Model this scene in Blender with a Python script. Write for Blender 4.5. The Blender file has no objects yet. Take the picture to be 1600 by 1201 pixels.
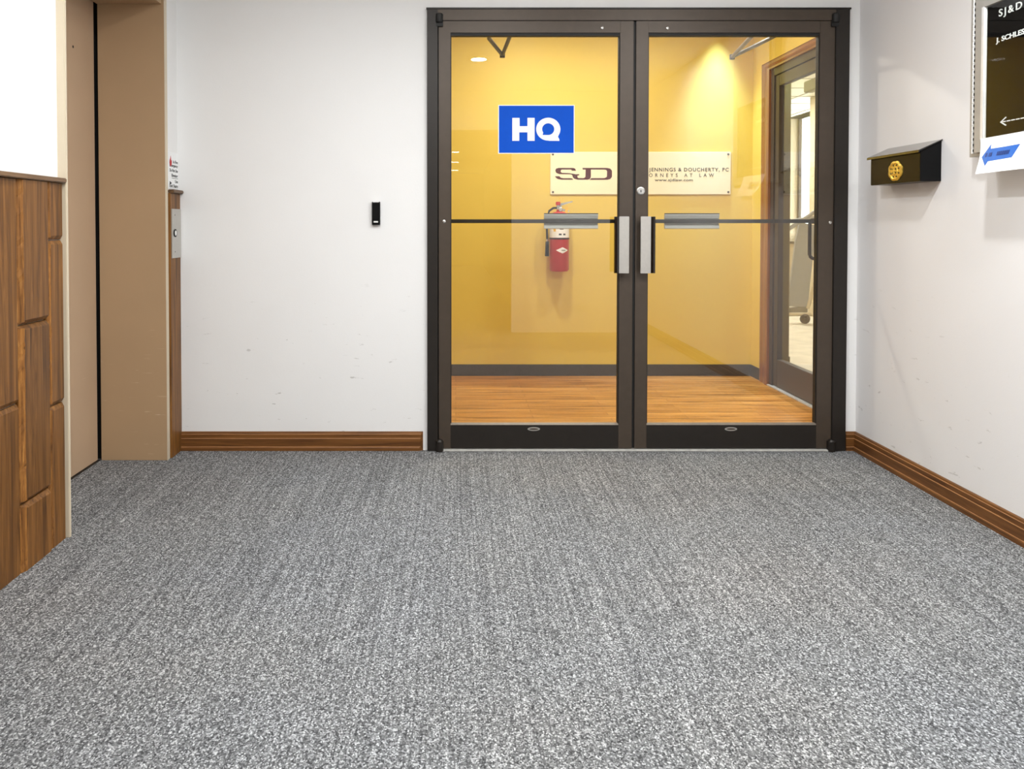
import bpy, bmesh, math, random
from mathutils import Vector, Matrix, Euler

random.seed(7)
C = bpy.context.scene.collection
PI = math.pi

# ------------------------------------------------------------------ camera
F = 1300.0                 # focal length in photo pixels
CAMH = 1.125
PITCH = math.radians(1.3)
PX0, PY0 = 712.0, 379.5    # principal point in the photo
cam_d = bpy.data.cameras.new('camera')
cam = bpy.data.objects.new('camera', cam_d)
C.objects.link(cam)
cam.location = (0, 0, CAMH)
cam.rotation_euler = (PI / 2 - PITCH, 0, 0)
cam_d.sensor_width = 36
cam_d.lens = F / 1600 * 36
cam_d.shift_x = (800 - PX0) / 1600
cam_d.shift_y = -(600.5 - PY0) / 1600
cam_d.clip_start = 0.01
bpy.context.scene.camera = cam

# ------------------------------------------------------------------ world, light levels
sc = bpy.context.scene
w = bpy.data.worlds.new('world')
sc.world = w
w.use_nodes = True
w.node_tree.nodes['Background'].inputs[0].default_value = (0.93, 0.97, 1.0, 1)
w.node_tree.nodes['Background'].inputs[1].default_value = 9.0
sc.view_settings.view_transform = 'Standard'
sc.view_settings.look = 'None'
sc.view_settings.gamma = 1
sc.view_settings.use_curve_mapping = False
sc.view_settings.exposure = 0.0

HALL_POWER = 23.5        # each recessed lamp in the hall, added fill lamps included
LOBBY_WARM = 25.0
CORRIDOR_EMIT = 14.0
DOWNLIGHT_EMIT = 40.0


def px(u, v, X=None, Y=None, Z=None):
    """point where the sight line through photo pixel (u, v) meets a plane of the building"""
    dx = (u - PX0) / F
    dz = -(v - PY0) / F
    c, s = math.cos(PITCH), math.sin(PITCH)
    d = Vector((dx, c + dz * s, -s + dz * c))
    if Y is not None:
        t = Y / d.y
    elif X is not None:
        t = X / d.x
    else:
        t = (Z - CAMH) / d.z
    return Vector((0, 0, CAMH)) + d * t


D = 4.12          # wall with the glass doors
XR = 1.99         # right wall
XL = -1.415       # left wall
XL2 = -1.375      # short return beside the lift
YF = 6.15         # far wall of the yellow vestibule
XS = 2.19         # side wall of the vestibule
CEIL = 2.5
CEIL2 = 2.62
YB = -0.37        # wall behind the camera


# ------------------------------------------------------------------ materials
def srgb(r, g, b):
    f = lambda x: (x / 255) / 12.92 if x / 255 <= 0.04045 else ((x / 255 + 0.055) / 1.055) ** 2.4
    return (f(r), f(g), f(b), 1)


class NT:
    def __init__(self, name):
        self.m = bpy.data.materials.new(name)
        self.m.use_nodes = True
        self.t = self.m.node_tree
        self.b = self.t.nodes['Principled BSDF']
        self.out = self.t.nodes['Material Output']

    def n(self, typ, **kw):
        o = self.t.nodes.new(typ)
        for k, v in kw.items():
            setattr(o, k, v)
        return o

    def l(self, a, b):
        self.t.links.new(a, b)

    def pos(self, scale, obj=False, loc=(0, 0, 0)):
        mp = self.n('ShaderNodeMapping')
        mp.inputs['Scale'].default_value = scale
        mp.inputs['Location'].default_value = loc
        if obj:
            tc = self.n('ShaderNodeTexCoord')
            self.l(tc.outputs['Object'], mp.inputs[0])
        else:
            g = self.n('ShaderNodeNewGeometry')
            self.l(g.outputs['Position'], mp.inputs[0])
        return mp.outputs[0]

    def noise(self, vec, scale, detail=2, rough=0.5, dist=0.0):
        o = self.n('ShaderNodeTexNoise')
        o.inputs['Scale'].default_value = scale
        o.inputs['Detail'].default_value = detail
        o.inputs['Roughness'].default_value = rough
        o.inputs['Distortion'].default_value = dist
        self.l(vec, o.inputs['Vector'])
        return o

    def ramp(self, fac, stops):
        o = self.n('ShaderNodeValToRGB')
        e = o.color_ramp.elements
        e[0].position, e[0].color = stops[0]
        e[1].position, e[1].color = stops[-1]
        for p, c in stops[1:-1]:
            x = e.new(p)
            x.color = c
        self.l(fac, o.inputs[0])
        return o.outputs[0]

    def mix(self, a, b, fac, blend='MIX'):
        o = self.n('ShaderNodeMix', data_type='RGBA', blend_type=blend)
        for s, v in ((6, a), (7, b), (0, fac)):
            if hasattr(v, 'links') or hasattr(v, 'is_linked'):
                self.l(v, o.inputs[s])
            else:
                o.inputs[s].default_value = v
        return o.outputs[2]

    def bump(self, h, strength, dist):
        o = self.n('ShaderNodeBump')
        o.inputs['Strength'].default_value = strength
        o.inputs['Distance'].default_value = dist
        self.l(h, o.inputs['Height'])
        self.l(o.outputs[0], self.b.inputs['Normal'])


def plain(name, col, rough=0.5, metal=0.0, spec=0.5, coat=0.0, noise_amt=0.06, noise_scale=30):
    t = NT(name)
    v = t.pos((1, 1, 1), obj=True)
    n = t.noise(v, noise_scale, 3)
    dark = tuple(c * (1 - noise_amt) for c in col[:3]) + (1,)
    lite = tuple(min(1, c * (1 + noise_amt)) for c in col[:3]) + (1,)
    t.l(t.ramp(n.outputs[0], [(0.3, dark), (0.7, lite)]), t.b.inputs['Base Color'])
    t.b.inputs['Roughness'].default_value = rough
    t.b.inputs['Metallic'].default_value = metal
    t.b.inputs['Specular IOR Level'].default_value = spec
    t.b.inputs['Coat Weight'].default_value = coat
    return t.m


def wall_mat(name, col, scuff=0.0, rough=0.55):
    t = NT(name)
    v = t.pos((1, 1, 1))
    n = t.noise(v, 2.2, 3)
    base = t.ramp(n.outputs[0], [(0.3, tuple(c * 0.975 for c in col[:3]) + (1,)), (0.7, col)])
    if scuff:
        v2 = t.pos((6, 6, 22))
        n2 = t.noise(v2, 1.7, 4, 0.6, 0.4)
        mk = t.ramp(n2.outputs[0], [(0.66, (0, 0, 0, 1)), (0.70, (1, 1, 1, 1))])
        sep = t.n('ShaderNodeSeparateXYZ')
        g = t.n('ShaderNodeNewGeometry')
        t.l(g.outputs['Position'], sep.inputs[0])
        mr = t.n('ShaderNodeMapRange')
        mr.inputs[1].default_value = 0.9
        mr.inputs[2].default_value = 0.35
        mr.inputs[3].default_value = 0.0
        mr.inputs[4].default_value = scuff
        t.l(sep.outputs[2], mr.inputs[0])
        mm = t.n('ShaderNodeMath', operation='MULTIPLY')
        t.l(mk, mm.inputs[0])
        t.l(mr.outputs[0], mm.inputs[1])
        base = t.mix(base, srgb(150, 145, 138), mm.outputs[0])
    t.l(base, t.b.inputs['Base Color'])
    t.b.inputs['Roughness'].default_value = rough
    n3 = t.noise(v, 180, 2)
    t.bump(n3.outputs[0], 0.12, 0.002)
    return t.m


def wood_mat(name, c1, c2, c3, axis='z', scale=1.0, rough=0.4, obj=True, coat=0.0):
    t = NT(name)
    s = {'z': (34, 34, 1.5), 'x': (1.5, 34, 34), 'y': (34, 1.5, 34)}[axis]
    s = tuple(a * scale for a in s)
    oi = t.n('ShaderNodeObjectInfo')
    v = t.pos(s, obj=obj)
    add = t.n('ShaderNodeVectorMath', operation='ADD')
    t.l(v, add.inputs[0])
    mu = t.n('ShaderNodeVectorMath', operation='SCALE')
    mu.inputs[0].default_value = (17, 31, 23)
    t.l(oi.outputs['Random'], mu.inputs['Scale'])
    t.l(mu.outputs[0], add.inputs[1])
    n = t.noise(add.outputs[0], 1.0, 6, 0.66, 1.8)
    col = t.ramp(n.outputs[0], [(0.3, c1), (0.52, c2), (0.72, c3)])
    wv = t.n('ShaderNodeTexWave', wave_type='RINGS', rings_direction='X')
    wv.inputs['Scale'].default_value = 1.6
    wv.inputs['Distortion'].default_value = 5
    wv.inputs['Detail'].default_value = 2
    wv.inputs['Detail Scale'].default_value = 1.2
    sc2 = t.n('ShaderNodeVectorMath', operation='SCALE')
    sc2.inputs['Scale'].default_value = 0.16
    t.l(add.outputs[0], sc2.inputs[0])
    t.l(sc2.outputs[0], wv.inputs[0])
    grain = t.ramp(wv.outputs[0], [(0.0, (0.82, 0.8, 0.78, 1)), (0.5, (1, 1, 1, 1))])
    col = t.mix(col, grain, 0.75, 'MULTIPLY')
    # every board has its own tone
    tone = t.ramp(oi.outputs['Random'], [(0, (0.74, 0.75, 0.78, 1)), (1, (1.0, 1.0, 0.98, 1))])
    col = t.mix(col, tone, 1.0, 'MULTIPLY')
    t.l(col, t.b.inputs['Base Color'])
    t.b.inputs['Roughness'].default_value = rough
    t.b.inputs['Coat Weight'].default_value = coat
    t.b.inputs['Specular IOR Level'].default_value = 0.3
    t.bump(n.outputs[0], 0.25, 0.002)
    return t.m


def emit_mat(name, col, strength):
    t = NT(name)
    e = t.n('ShaderNodeEmission')
    n = t.noise(t.pos((1, 1, 1), obj=True), 12, 1)
    t.l(t.ramp(n.outputs[0], [(0, tuple(c * .95 for c in col[:3]) + (1,)), (1, col)]), e.inputs[0])
    e.inputs[1].default_value = strength
    t.l(e.outputs[0], t.out.inputs[0])
    return t.m


def glass_mat(name, tint=(0.97, 0.98, 0.97, 1), ior=1.5, gain=1.0):
    """plate glass: see-through with its angle-dependent mirror reflection"""
    t = NT(name)
    tr = t.n('ShaderNodeBsdfTransparent')
    n = t.noise(t.pos((1, 1, 1)), 3, 2)
    t.l(t.ramp(n.outputs[0], [(0, tuple(c * .985 for c in tint[:3]) + (1,)), (1, tint)]), tr.inputs[0])
    gl = t.n('ShaderNodeBsdfGlossy')
    gl.inputs['Roughness'].default_value = 0.0
    fr = t.n('ShaderNodeFresnel')
    fr.inputs[0].default_value = ior
    mm = t.n('ShaderNodeMath', operation='MULTIPLY')
    mm.inputs[1].default_value = gain
    # the inner face of the sheet adds no second mirror image
    ge = t.n('ShaderNodeNewGeometry')
    sb = t.n('ShaderNodeMath', operation='SUBTRACT')
    sb.inputs[0].default_value = 1
    t.l(ge.outputs['Backfacing'], sb.inputs[1])
    m0 = t.n('ShaderNodeMath', operation='MULTIPLY')
    t.l(fr.outputs[0], m0.inputs[0])
    t.l(sb.outputs[0], m0.inputs[1])
    t.l(m0.outputs[0], mm.inputs[0])
    mx = t.n('ShaderNodeMixShader')
    t.l(mm.outputs[0], mx.inputs[0])
    t.l(tr.outputs[0], mx.inputs[1])
    t.l(gl.outputs[0], mx.inputs[2])
    t.l(mx.outputs[0], t.out.inputs[0])
    return t.m


def carpet_mat():
    t = NT('carpet_loops')
    # rows of looped tufts running towards the doors
    wob = t.noise(t.pos((1, 1, 1)), 60, 1)
    v = t.pos((280, 210, 280))
    av = t.n('ShaderNodeVectorMath', operation='MULTIPLY_ADD')
    t.l(wob.outputs[1], av.inputs[0])
    av.inputs[1].default_value = (0.7, 0.9, 0)
    t.l(v, av.inputs[2])
    vo = t.n('ShaderNodeTexVoronoi')
    vo.inputs['Scale'].default_value = 1
    vo.inputs['Randomness'].default_value = 0.8
    t.l(av.outputs[0], vo.inputs['Vector'])
    sep = t.n('ShaderNodeSeparateColor')
    t.l(vo.outputs['Color'], sep.inputs[0])
    col = t.ramp(sep.outputs[0], [(0.0, srgb(70, 70, 71)), (0.35, srgb(113, 114, 114)),
                                  (0.7, srgb(146, 147, 147)), (1.0, srgb(204, 205, 205))])
    gap = t.ramp(vo.outputs['Distance'], [(0.3, (1, 1, 1, 1)), (0.85, (0.5, 0.5, 0.52, 1))])
    col = t.mix(col, gap, 0.8, 'MULTIPLY')
    # long streaks along the rows
    st = t.noise(t.pos((120, 1.0, 1)), 1.0, 2, 0.6)
    sr = t.ramp(st.outputs[0], [(0.36, (0.66, 0.66, 0.67, 1)), (0.64, (1.2, 1.2, 1.2, 1))])
    col = t.mix(col, sr, 0.8, 'MULTIPLY')
    # worn and bluish / warm zones
    zn = t.noise(t.pos((1, 1, 1), loc=(3, 1, 0)), 0.9, 3)
    zr = t.ramp(zn.outputs[0], [(0.32, (0.94, 0.96, 1.0, 1)), (0.5, (0.97, 0.97, 0.97, 1)), (0.7, (1.04, 1.0, 0.97, 1))])
    col = t.mix(col, zr, 0.8, 'MULTIPLY')
    t.l(col, t.b.inputs['Base Color'])
    t.b.inputs['Roughness'].default_value = 1.0
    t.b.inputs['Specular IOR Level'].default_value = 0.1
    inv = t.n('ShaderNodeMath', operation='SUBTRACT')
    inv.inputs[0].default_value = 1
    t.l(vo.outputs['Distance'], inv.inputs[1])
    t.bump(inv.outputs[0], 0.55, 0.003)
    return t.m


def plank_floor_mat():
    t = NT('laminate_planks')
    br = t.n('ShaderNodeTexBrick')
    t.l(t.pos((1, 1, 1)), br.inputs[0])
    br.inputs['Color1'].default_value = srgb(222, 166, 96)
    br.inputs['Color2'].default_value = srgb(198, 140, 74)
    br.inputs['Mortar'].default_value = srgb(130, 82, 42)
    br.inputs['Scale'].default_value = 1
    br.inputs['Mortar Size'].default_value = 0.0012
    br.inputs['Brick Width'].default_value = 0.9
    br.inputs['Row Height'].default_value = 0.075
    n = t.noise(t.pos((1.6, 26, 1)), 1.0, 5, 0.65, 0.8)
    gr = t.ramp(n.outputs[0], [(0.38, (0.4, 0.31, 0.24, 1)), (0.48, (0.85, 0.8, 0.74, 1)), (0.62, (1.16, 1.14, 1.1, 1))])
    col = t.mix(br.outputs[0], gr, 0.9, 'MULTIPLY')
    t.l(col, t.b.inputs['Base Color'])
    t.b.inputs['Roughness'].default_value = 0.3
    return t.m


M = {}
M['wall'] = wall_mat('white_wall_paint', srgb(240, 239, 238), scuff=0.5)
M['wall_r'] = wall_mat('white_wall_paint_side', srgb(233, 231, 231), scuff=0.4)
M['ceil'] = wall_mat('ceiling_paint', srgb(240, 239, 236))
M['yellow'] = wall_mat('yellow_wall_paint', srgb(231, 201, 90))
M['carpet'] = carpet_mat()
M['planks'] = plank_floor_mat()
M['bronze'] = plain('bronze_anodised_metal', srgb(76, 65, 55), 0.42, 0.3, noise_amt=0.05)
M['bronze_dark'] = plain('dark_bronze_metal', srgb(42, 37, 33), 0.42, 0.35)
M['gasket'] = plain('black_rubber', srgb(16, 15, 14), 0.6)
M['bead'] = plain('lit_bead_metal', srgb(170, 160, 148), 0.35, 0.8)  # bronze bead coloured lighter, for the light its slope catches
M['glass'] = glass_mat('plate_glass', ior=1.52, gain=2.7)
M['glass_side'] = glass_mat('side_door_glass', ior=1.5, gain=1.0)
M['alu'] = plain('brushed_aluminium', srgb(196, 192, 186), 0.38, 0.75, noise_amt=0.03, noise_scale=80)
M['alu_plate'] = plain('satin_push_plate', srgb(178, 176, 170), 0.5, 0.1, noise_amt=0.02)
M['steel'] = plain('bright_steel', srgb(210, 208, 204), 0.2, 0.9)
M['threshold'] = plain('worn_threshold', srgb(205, 203, 198), 0.5, 0.3, noise_amt=0.12)
M['black'] = plain('black_plastic', srgb(11, 11, 12), 0.4, spec=0.15)
M['black_gloss'] = plain('black_enamel', srgb(16, 13, 11), 0.16, coat=0.5)
M['brown_gloss'] = plain('brown_black_enamel', srgb(20, 14, 9), 0.25, coat=0.0, spec=0.15)
M['white'] = plain('white_print', srgb(250, 250, 250), 0.5, noise_amt=0.0)
M['white_plastic'] = plain('white_plastic', srgb(235, 235, 232), 0.4)
M['paper'] = plain('white_paper', srgb(244, 244, 244), 0.8, noise_amt=0.01)
M['blue'] = plain('blue_vinyl', srgb(6, 82, 200), 0.6, spec=0.15, noise_amt=0.02)
M['blue_arrow'] = plain('blue_arrow_print', srgb(38, 96, 180), 0.6, noise_amt=0.05)
M['blue_ink'] = plain('dark_blue_ink', srgb(12, 44, 110), 0.6)
M['ink'] = plain('black_ink', srgb(30, 28, 28), 0.6)
M['maroon'] = plain('maroon_lettering', srgb(78, 12, 14), 0.6, spec=0.2)
M['brown_ink'] = plain('brown_lettering', srgb(34, 24, 14), 0.6, spec=0.2)
M['cream_sign'] = plain('cream_sign_board', srgb(250, 240, 205), 0.35, noise_amt=0.01)
M['red'] = plain('red_enamel', srgb(192, 12, 20), 0.3, coat=0.2)
M['red_ink'] = plain('red_ink', srgb(190, 30, 30), 0.6)
M['gold'] = plain('polished_brass', srgb(240, 200, 90), 0.35, 0.7, noise_amt=0.2, noise_scale=120)
M['tag_yellow'] = plain('yellow_tag', srgb(235, 190, 70), 0.5)
def scratched(name, col, rough):
    t = NT(name)
    n = t.noise(t.pos((3, 3, 3)), 1.2, 3)
    base = t.ramp(n.outputs[0], [(0.3, tuple(c * 0.95 for c in col[:3]) + (1,)), (0.7, col)])
    n2 = t.noise(t.pos((7, 7, 150)), 1.0, 3, 0.6, 0.3)
    mk = t.ramp(n2.outputs[0], [(0.69, (0, 0, 0, 1)), (0.74, (1, 1, 1, 1))])
    sep = t.n('ShaderNodeSeparateXYZ')
    g = t.n('ShaderNodeNewGeometry')
    t.l(g.outputs['Position'], sep.inputs[0])
    mr = t.n('ShaderNodeMapRange')
    for i_, v_ in ((1, 0.75), (2, 0.4), (3, 0.0), (4, 0.8)):
        mr.inputs[i_].default_value = v_
    t.l(sep.outputs[2], mr.inputs[0])
    mm = t.n('ShaderNodeMath', operation='MULTIPLY')
    t.l(mk, mm.inputs[0])
    t.l(mr.outputs[0], mm.inputs[1])
    t.l(t.mix(base, srgb(214, 190, 160), mm.outputs[0]), t.b.inputs['Base Color'])
    t.b.inputs['Roughness'].default_value = rough
    return t.m


M['jamb_tan'] = scratched('tan_lift_frame_paint', srgb(178, 148, 114), 0.48)
M['door_tan'] = scratched('tan_lift_door_paint', srgb(192, 163, 134), 0.5)
M['jamb_cream'] = plain('cream_casing_paint', srgb(214, 200, 176), 0.5, noise_amt=0.02, noise_scale=4)
M['lobby_base'] = plain('dark_vinyl_base', srgb(72, 68, 64), 0.5)
M['taupe'] = plain('taupe_painted_metal', srgb(120, 112, 98), 0.5)
M['tan_room'] = wall_mat('tan_room_paint', srgb(196, 180, 150))
M['room_floor'] = plain('pale_room_carpet', srgb(205, 196, 178), 0.9, noise_amt=0.12, noise_scale=6)
M['tile'] = wall_mat('ceiling_tile', srgb(236, 232, 220))
M['grey_panel'] = plain('grey_panel', srgb(146, 144, 142), 0.6)
M['case_metal'] = plain('directory_case_aluminium', srgb(176, 173, 168), 0.42, 0.35, noise_amt=0.03)
M['case_edge'] = plain('highlight_and_hinge_metal', srgb(235, 234, 232), 0.3, 0.3)  # near-white: painted bevel highlight, also the hinge knuckles
M['felt'] = plain('black_letter_board', srgb(10, 9, 9), 1.0, spec=0.05)
M['dir_glass'] = glass_mat('directory_glass', ior=1.5, gain=1.3)
M['lens'] = emit_mat('lamp_lens', (1, 0.97, 0.92, 1), DOWNLIGHT_EMIT)
M['lens_warm'] = emit_mat('warm_lamp_lens', (1, 0.86, 0.62, 1), DOWNLIGHT_EMIT)
M['tube'] = emit_mat('fluorescent_diffuser', (1, 0.98, 0.95, 1), CORRIDOR_EMIT)
M['fill_tube'] = emit_mat('fill_panel_diffuser', (1, 0.97, 0.9, 1), 85.0)  # glow of the fill panels added to the far room
M['lampring'] = plain('white_lamp_trim', srgb(235, 235, 232), 0.4)

M['oak_z'] = wood_mat('stained_oak_upright', srgb(76, 46, 18), srgb(128, 84, 38), srgb(164, 112, 56), 'z', rough=0.45)
M['oak_edge'] = wood_mat('rough_sawn_edge', srgb(84, 50, 20), srgb(150, 98, 44), srgb(190, 134, 66), 'z', scale=2.2, rough=0.7)
M['cap'] = wood_mat('stained_cap', srgb(92, 66, 44), srgb(124, 94, 66), srgb(146, 114, 82), 'y', rough=0.4)
M['base_x'] = wood_mat('stained_baseboard', srgb(84, 50, 22), srgb(122, 78, 36), srgb(140, 92, 46), 'x', rough=0.5, coat=0.0)
M['base_y'] = wood_mat('stained_baseboard_side', srgb(84, 50, 22), srgb(116, 74, 36), srgb(134, 88, 44), 'y', rough=0.45, coat=0.0)
M['groove'] = plain('pale_moulding_edge', srgb(178, 128, 84), 0.7, noise_amt=0.15)  # paler lines along the moulding edges
M['casing_z'] = wood_mat('orange_wood_casing', srgb(120, 70, 30), srgb(160, 100, 52), srgb(186, 124, 70), 'z', rough=0.35, coat=0.3)
M['casing_y'] = wood_mat('orange_wood_head_casing', srgb(120, 70, 30), srgb(160, 100, 52), srgb(186, 124, 70), 'y', rough=0.35, coat=0.3)


# ------------------------------------------------------------------ mesh helpers
ORIG = {}


class MB:
    def __init__(self):
        self.v, self.f = [], []

    def box(self, a, b):
        x0, x1 = sorted((a[0], b[0]))
        y0, y1 = sorted((a[1], b[1]))
        z0, z1 = sorted((a[2], b[2]))
        o = len(self.v)
        self.v += [(x0, y0, z0), (x1, y0, z0), (x1, y1, z0), (x0, y1, z0), (x0, y0, z1), (x1, y0, z1), (x1, y1, z1), (x0, y1, z1)]
        self.f += [tuple(o + i for i in q) for q in ((0, 3, 2, 1), (4, 5, 6, 7), (0, 1, 5, 4), (1, 2, 6, 5), (2, 3, 7, 6), (3, 0, 4, 7))]
        return self

    def slab(self, poly, n):
        """closed planar polygon (3-D points) pushed along n"""
        o = len(self.v)
        k = len(poly)
        n = Vector(n)
        self.v += [tuple(p) for p in poly] + [tuple(Vector(p) + n) for p in poly]
        self.f.append(tuple(o + i for i in range(k)))
        self.f.append(tuple(o + k + i for i in reversed(range(k))))
        for i in range(k):
            j = (i + 1) % k
            self.f.append((o + j, o + i, o + k + i, o + k + j))
        return self

    def tube(self, pts, r, seg=14, caps=True):
        pts = [Vector(p) for p in pts]
        rs = r if isinstance(r, (list, tuple)) else [r] * len(pts)
        o = len(self.v)
        for i, p in enumerate(pts):
            d = (pts[min(i + 1, len(pts) - 1)] - pts[max(i - 1, 0)]).normalized()
            up = Vector((0, 0, 1)) if abs(d.z) < 0.95 else Vector((0, 1, 0))
            a = d.cross(up).normalized()
            b = a.cross(d)
            for k in range(seg):
                t = 2 * PI * k / seg
                self.v.append(tuple(p + (a * math.cos(t) + b * math.sin(t)) * rs[i]))
        for i in range(len(pts) - 1):
            for k in range(seg):
                q = (k + 1) % seg
                self.f.append((o + i * seg + k, o + i * seg + q, o + (i + 1) * seg + q, o + (i + 1) * seg + k))
        if caps:
            self.f.append(tuple(o + k for k in reversed(range(seg))))
            self.f.append(tuple(o + (len(pts) - 1) * seg + k for k in range(seg)))
        return self

    def lathe(self, c, prof, seg=32, axis='z'):
        """profile [(radius, height)] turned about an axis through c"""
        o = len(self.v)
        c = Vector(c)
        for (r, h) in prof:
            for k in range(seg):
                t = 2 * PI * k / seg
                x, y = r * math.cos(t), r * math.sin(t)
                p = {'z': (x, y, h), 'y': (x, h, y), 'x': (h, x, y)}[axis]
                self.v.append(tuple(c + Vector(p)))
        for i in range(len(prof) - 1):
            for k in range(seg):
                q = (k + 1) % seg
                self.f.append((o + i * seg + k, o + i * seg + q, o + (i + 1) * seg + q, o + (i + 1) * seg + k))
        self.f.append(tuple(o + k for k in range(seg)))
        self.f.append(tuple(o + (len(prof) - 1) * seg + k for k in range(seg)))
        return self

    def rib(self, rows):
        """surface through rows of equal-length closed section loops"""
        o = len(self.v)
        k = len(rows[0])
        for r in rows:
            self.v += [tuple(p) for p in r]
        for i in range(len(rows) - 1):
            for a in range(k):
                b = (a + 1) % k
                self.f.append((o + i * k + a, o + i * k + b, o + (i + 1) * k + b, o + (i + 1) * k + a))
        self.f.append(tuple(o + a for a in range(k)))
        self.f.append(tuple(o + (len(rows) - 1) * k + a for a in range(k)))
        return self

    def build(self, name, mat, parent=None, bevel=0.0, seg=2, smooth=False, origin=None):
        me = bpy.data.meshes.new(name)
        if parent is not None:
            org = ORIG[parent.name]
        elif origin is not None:
            org = Vector(origin)
        else:
            xs, ys, zs = zip(*self.v)
            org = Vector(((min(xs) + max(xs)) / 2, (min(ys) + max(ys)) / 2, min(zs)))
        me.from_pydata([tuple(Vector(p) - org) for p in self.v], [], self.f)
        bm = bmesh.new()
        bm.from_mesh(me)
        bmesh.ops.recalc_face_normals(bm, faces=bm.faces)
        if bevel:
            es = [e for e in bm.edges if len(e.link_faces) == 2 and e.calc_face_angle(0) > 0.6]
            bmesh.ops.bevel(bm, geom=es, offset=bevel, segments=seg, affect='EDGES', clamp_overlap=True)
        if smooth:
            for f_ in bm.faces:
                f_.smooth = True
            for e in bm.edges:
                if len(e.link_faces) == 2 and e.calc_face_angle(0) > 0.7:
                    e.smooth = False
        bm.to_mesh(me)
        bm.free()
        me.materials.append(M[mat] if isinstance(mat, str) else mat)
        o = bpy.data.objects.new(name, me)
        C.objects.link(o)
        if parent is not None:
            o.parent = parent
        else:
            o.location = org
        ORIG[o.name] = org
        return o


def tag(o, label=None, cat=None, group=None, kind=None):
    if label:
        o['label'] = label
    if cat:
        o['category'] = cat
    if group:
        o['group'] = group
    if kind:
        o['kind'] = kind
    return o


def empty(name, loc, label=None, cat=None, group=None, kind=None):
    o = bpy.data.objects.new(name, None)
    o.empty_display_size = 0.05
    C.objects.link(o)
    o.location = loc
    ORIG[o.name] = Vector(loc)
    return tag(o, label, cat, group, kind)


def lettering(name, text, org, U, V, width, height, mat, parent, depth=0.0012, spacing=1.0, heavy=0.0, word=1.0):
    """raised letters that fill a width x height box whose lower corner is org; U runs along the line, V upwards"""
    cu = bpy.data.curves.new('lettering_source', 'FONT')
    cu.body = text
    cu.size = 1
    cu.space_character = spacing
    cu.space_word = word
    cu.offset = heavy
    cu.resolution_u = 4
    tmp = bpy.data.objects.new('lettering_source', cu)
    C.objects.link(tmp)
    dg = bpy.context.evaluated_depsgraph_get()
    me = bpy.data.meshes.new_from_object(tmp.evaluated_get(dg))
    bpy.data.objects.remove(tmp)
    xs = [v.co.x for v in me.vertices]
    ys = [v.co.y for v in me.vertices]
    x0, x1, y0, y1 = min(xs), max(xs), min(ys), max(ys)
    sx, sy = width / (x1 - x0), height / (y1 - y0)
    U, V, org = Vector(U).normalized(), Vector(V).normalized(), Vector(org)
    N = U.cross(V)
    mb = MB()
    vs = [org + U * ((v.co.x - x0) * sx) + V * ((v.co.y - y0) * sy) for v in me.vertices]
    k = len(vs)
    mb.v = [tuple(p + N * depth) for p in vs] + [tuple(p) for p in vs]
    edge_count = {}
    for p in me.polygons:
        q = tuple(p.vertices)
        mb.f.append(q)
        for i in range(len(q)):
            e = (q[i], q[(i + 1) % len(q)])
            edge_count[e] = 1
    for (a, b) in list(edge_count):
        if (b, a) not in edge_count:
            mb.f.append((b, a, a + k, b + k))
    bpy.data.meshes.remove(me)
    return mb.build(name, mat, parent)


def profile_run(mb, prof, p0, p1, out, miter0=0.0, miter1=0.0):
    """moulding with profile [(depth, height)] run from p0 to p1, depth along out"""
    p0, p1, out = Vector(p0), Vector(p1), Vector(out)
    d = (p1 - p0).normalized()
    r0 = [p0 + out * a + Vector((0, 0, b)) + d * (a * miter0) for a, b in prof]
    r1 = [p1 + out * a + Vector((0, 0, b)) - d * (a * miter1) for a, b in prof]
    mb.rib([r0, r1])
    return mb


X_, Y_, Z_ = Vector((1, 0, 0)), Vector((0, 1, 0)), Vector((0, 0, 1))

# ------------------------------------------------------------------ the room shell
fl = px(668, 702, Y=D).x
fr_ = px(1318, 702, Y=D).x
ztop = px(990, 15, Y=D).z
tag(MB().box((XL - 0.02, YB, -0.05), (XR, D + 0.05, 0)).build('floor', 'carpet'), 'grey looped carpet of the lift hall', 'floor', kind='structure')
tag(MB().box((-1.75, 2.9, -0.05), (XL - 0.02, 4.0, 0.0)).build('floor', 'carpet'), 'grey carpet strip in front of the tan lift door', 'floor', kind='structure')
mb = MB()
mb.box((-1.6, D, 0), (fl, D + 0.13, CEIL2)).box((fr_, D, 0), (XS + 0.15, D + 0.13, CEIL2)).box((fl, D, ztop), (fr_, D + 0.13, CEIL2))
tag(mb.build('wall_back', 'wall'), 'white wall around the double glass doors', 'wall', kind='structure')
tag(MB().box((XR, YB, 0), (XR + 0.1, D, CEIL)).build('wall_right', 'wall_r'), 'off-white wall with the black mailbox on it', 'wall', kind='structure')
# left wall : near stretch up to the lift, short return beyond it
YJ0 = px(96, 838, X=XL).y          # near edge of lift casing
YJ1 = px(252, 719, Z=0).y          # far return of the lift opening
zl = 2.16
mb = MB()
mb.box((XL - 0.12, YB, 0), (XL, YJ0 + 0.02, CEIL)).box((XL - 0.12, YJ0 + 0.02, zl + 0.06), (XL, YJ1 + 0.06, CEIL))
tag(mb.build('wall_left', 'wall'), 'white plaster wall above the stained wood panelling', 'wall', kind='structure')
tag(MB().box((-1.75, YJ1 + 0.035, 0), (XL2, D, CEIL)).build('wall_corner', 'wall'), 'narrow white wall between the lift and the corner', 'wall', kind='structure')
tag(MB().box((-1.9, YB - 0.1, CEIL), (XR + 0.1, D + 0.13, CEIL + 0.1)).build('ceiling', 'ceil'), 'white ceiling of the lift hall', 'ceiling', kind='structure')
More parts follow.
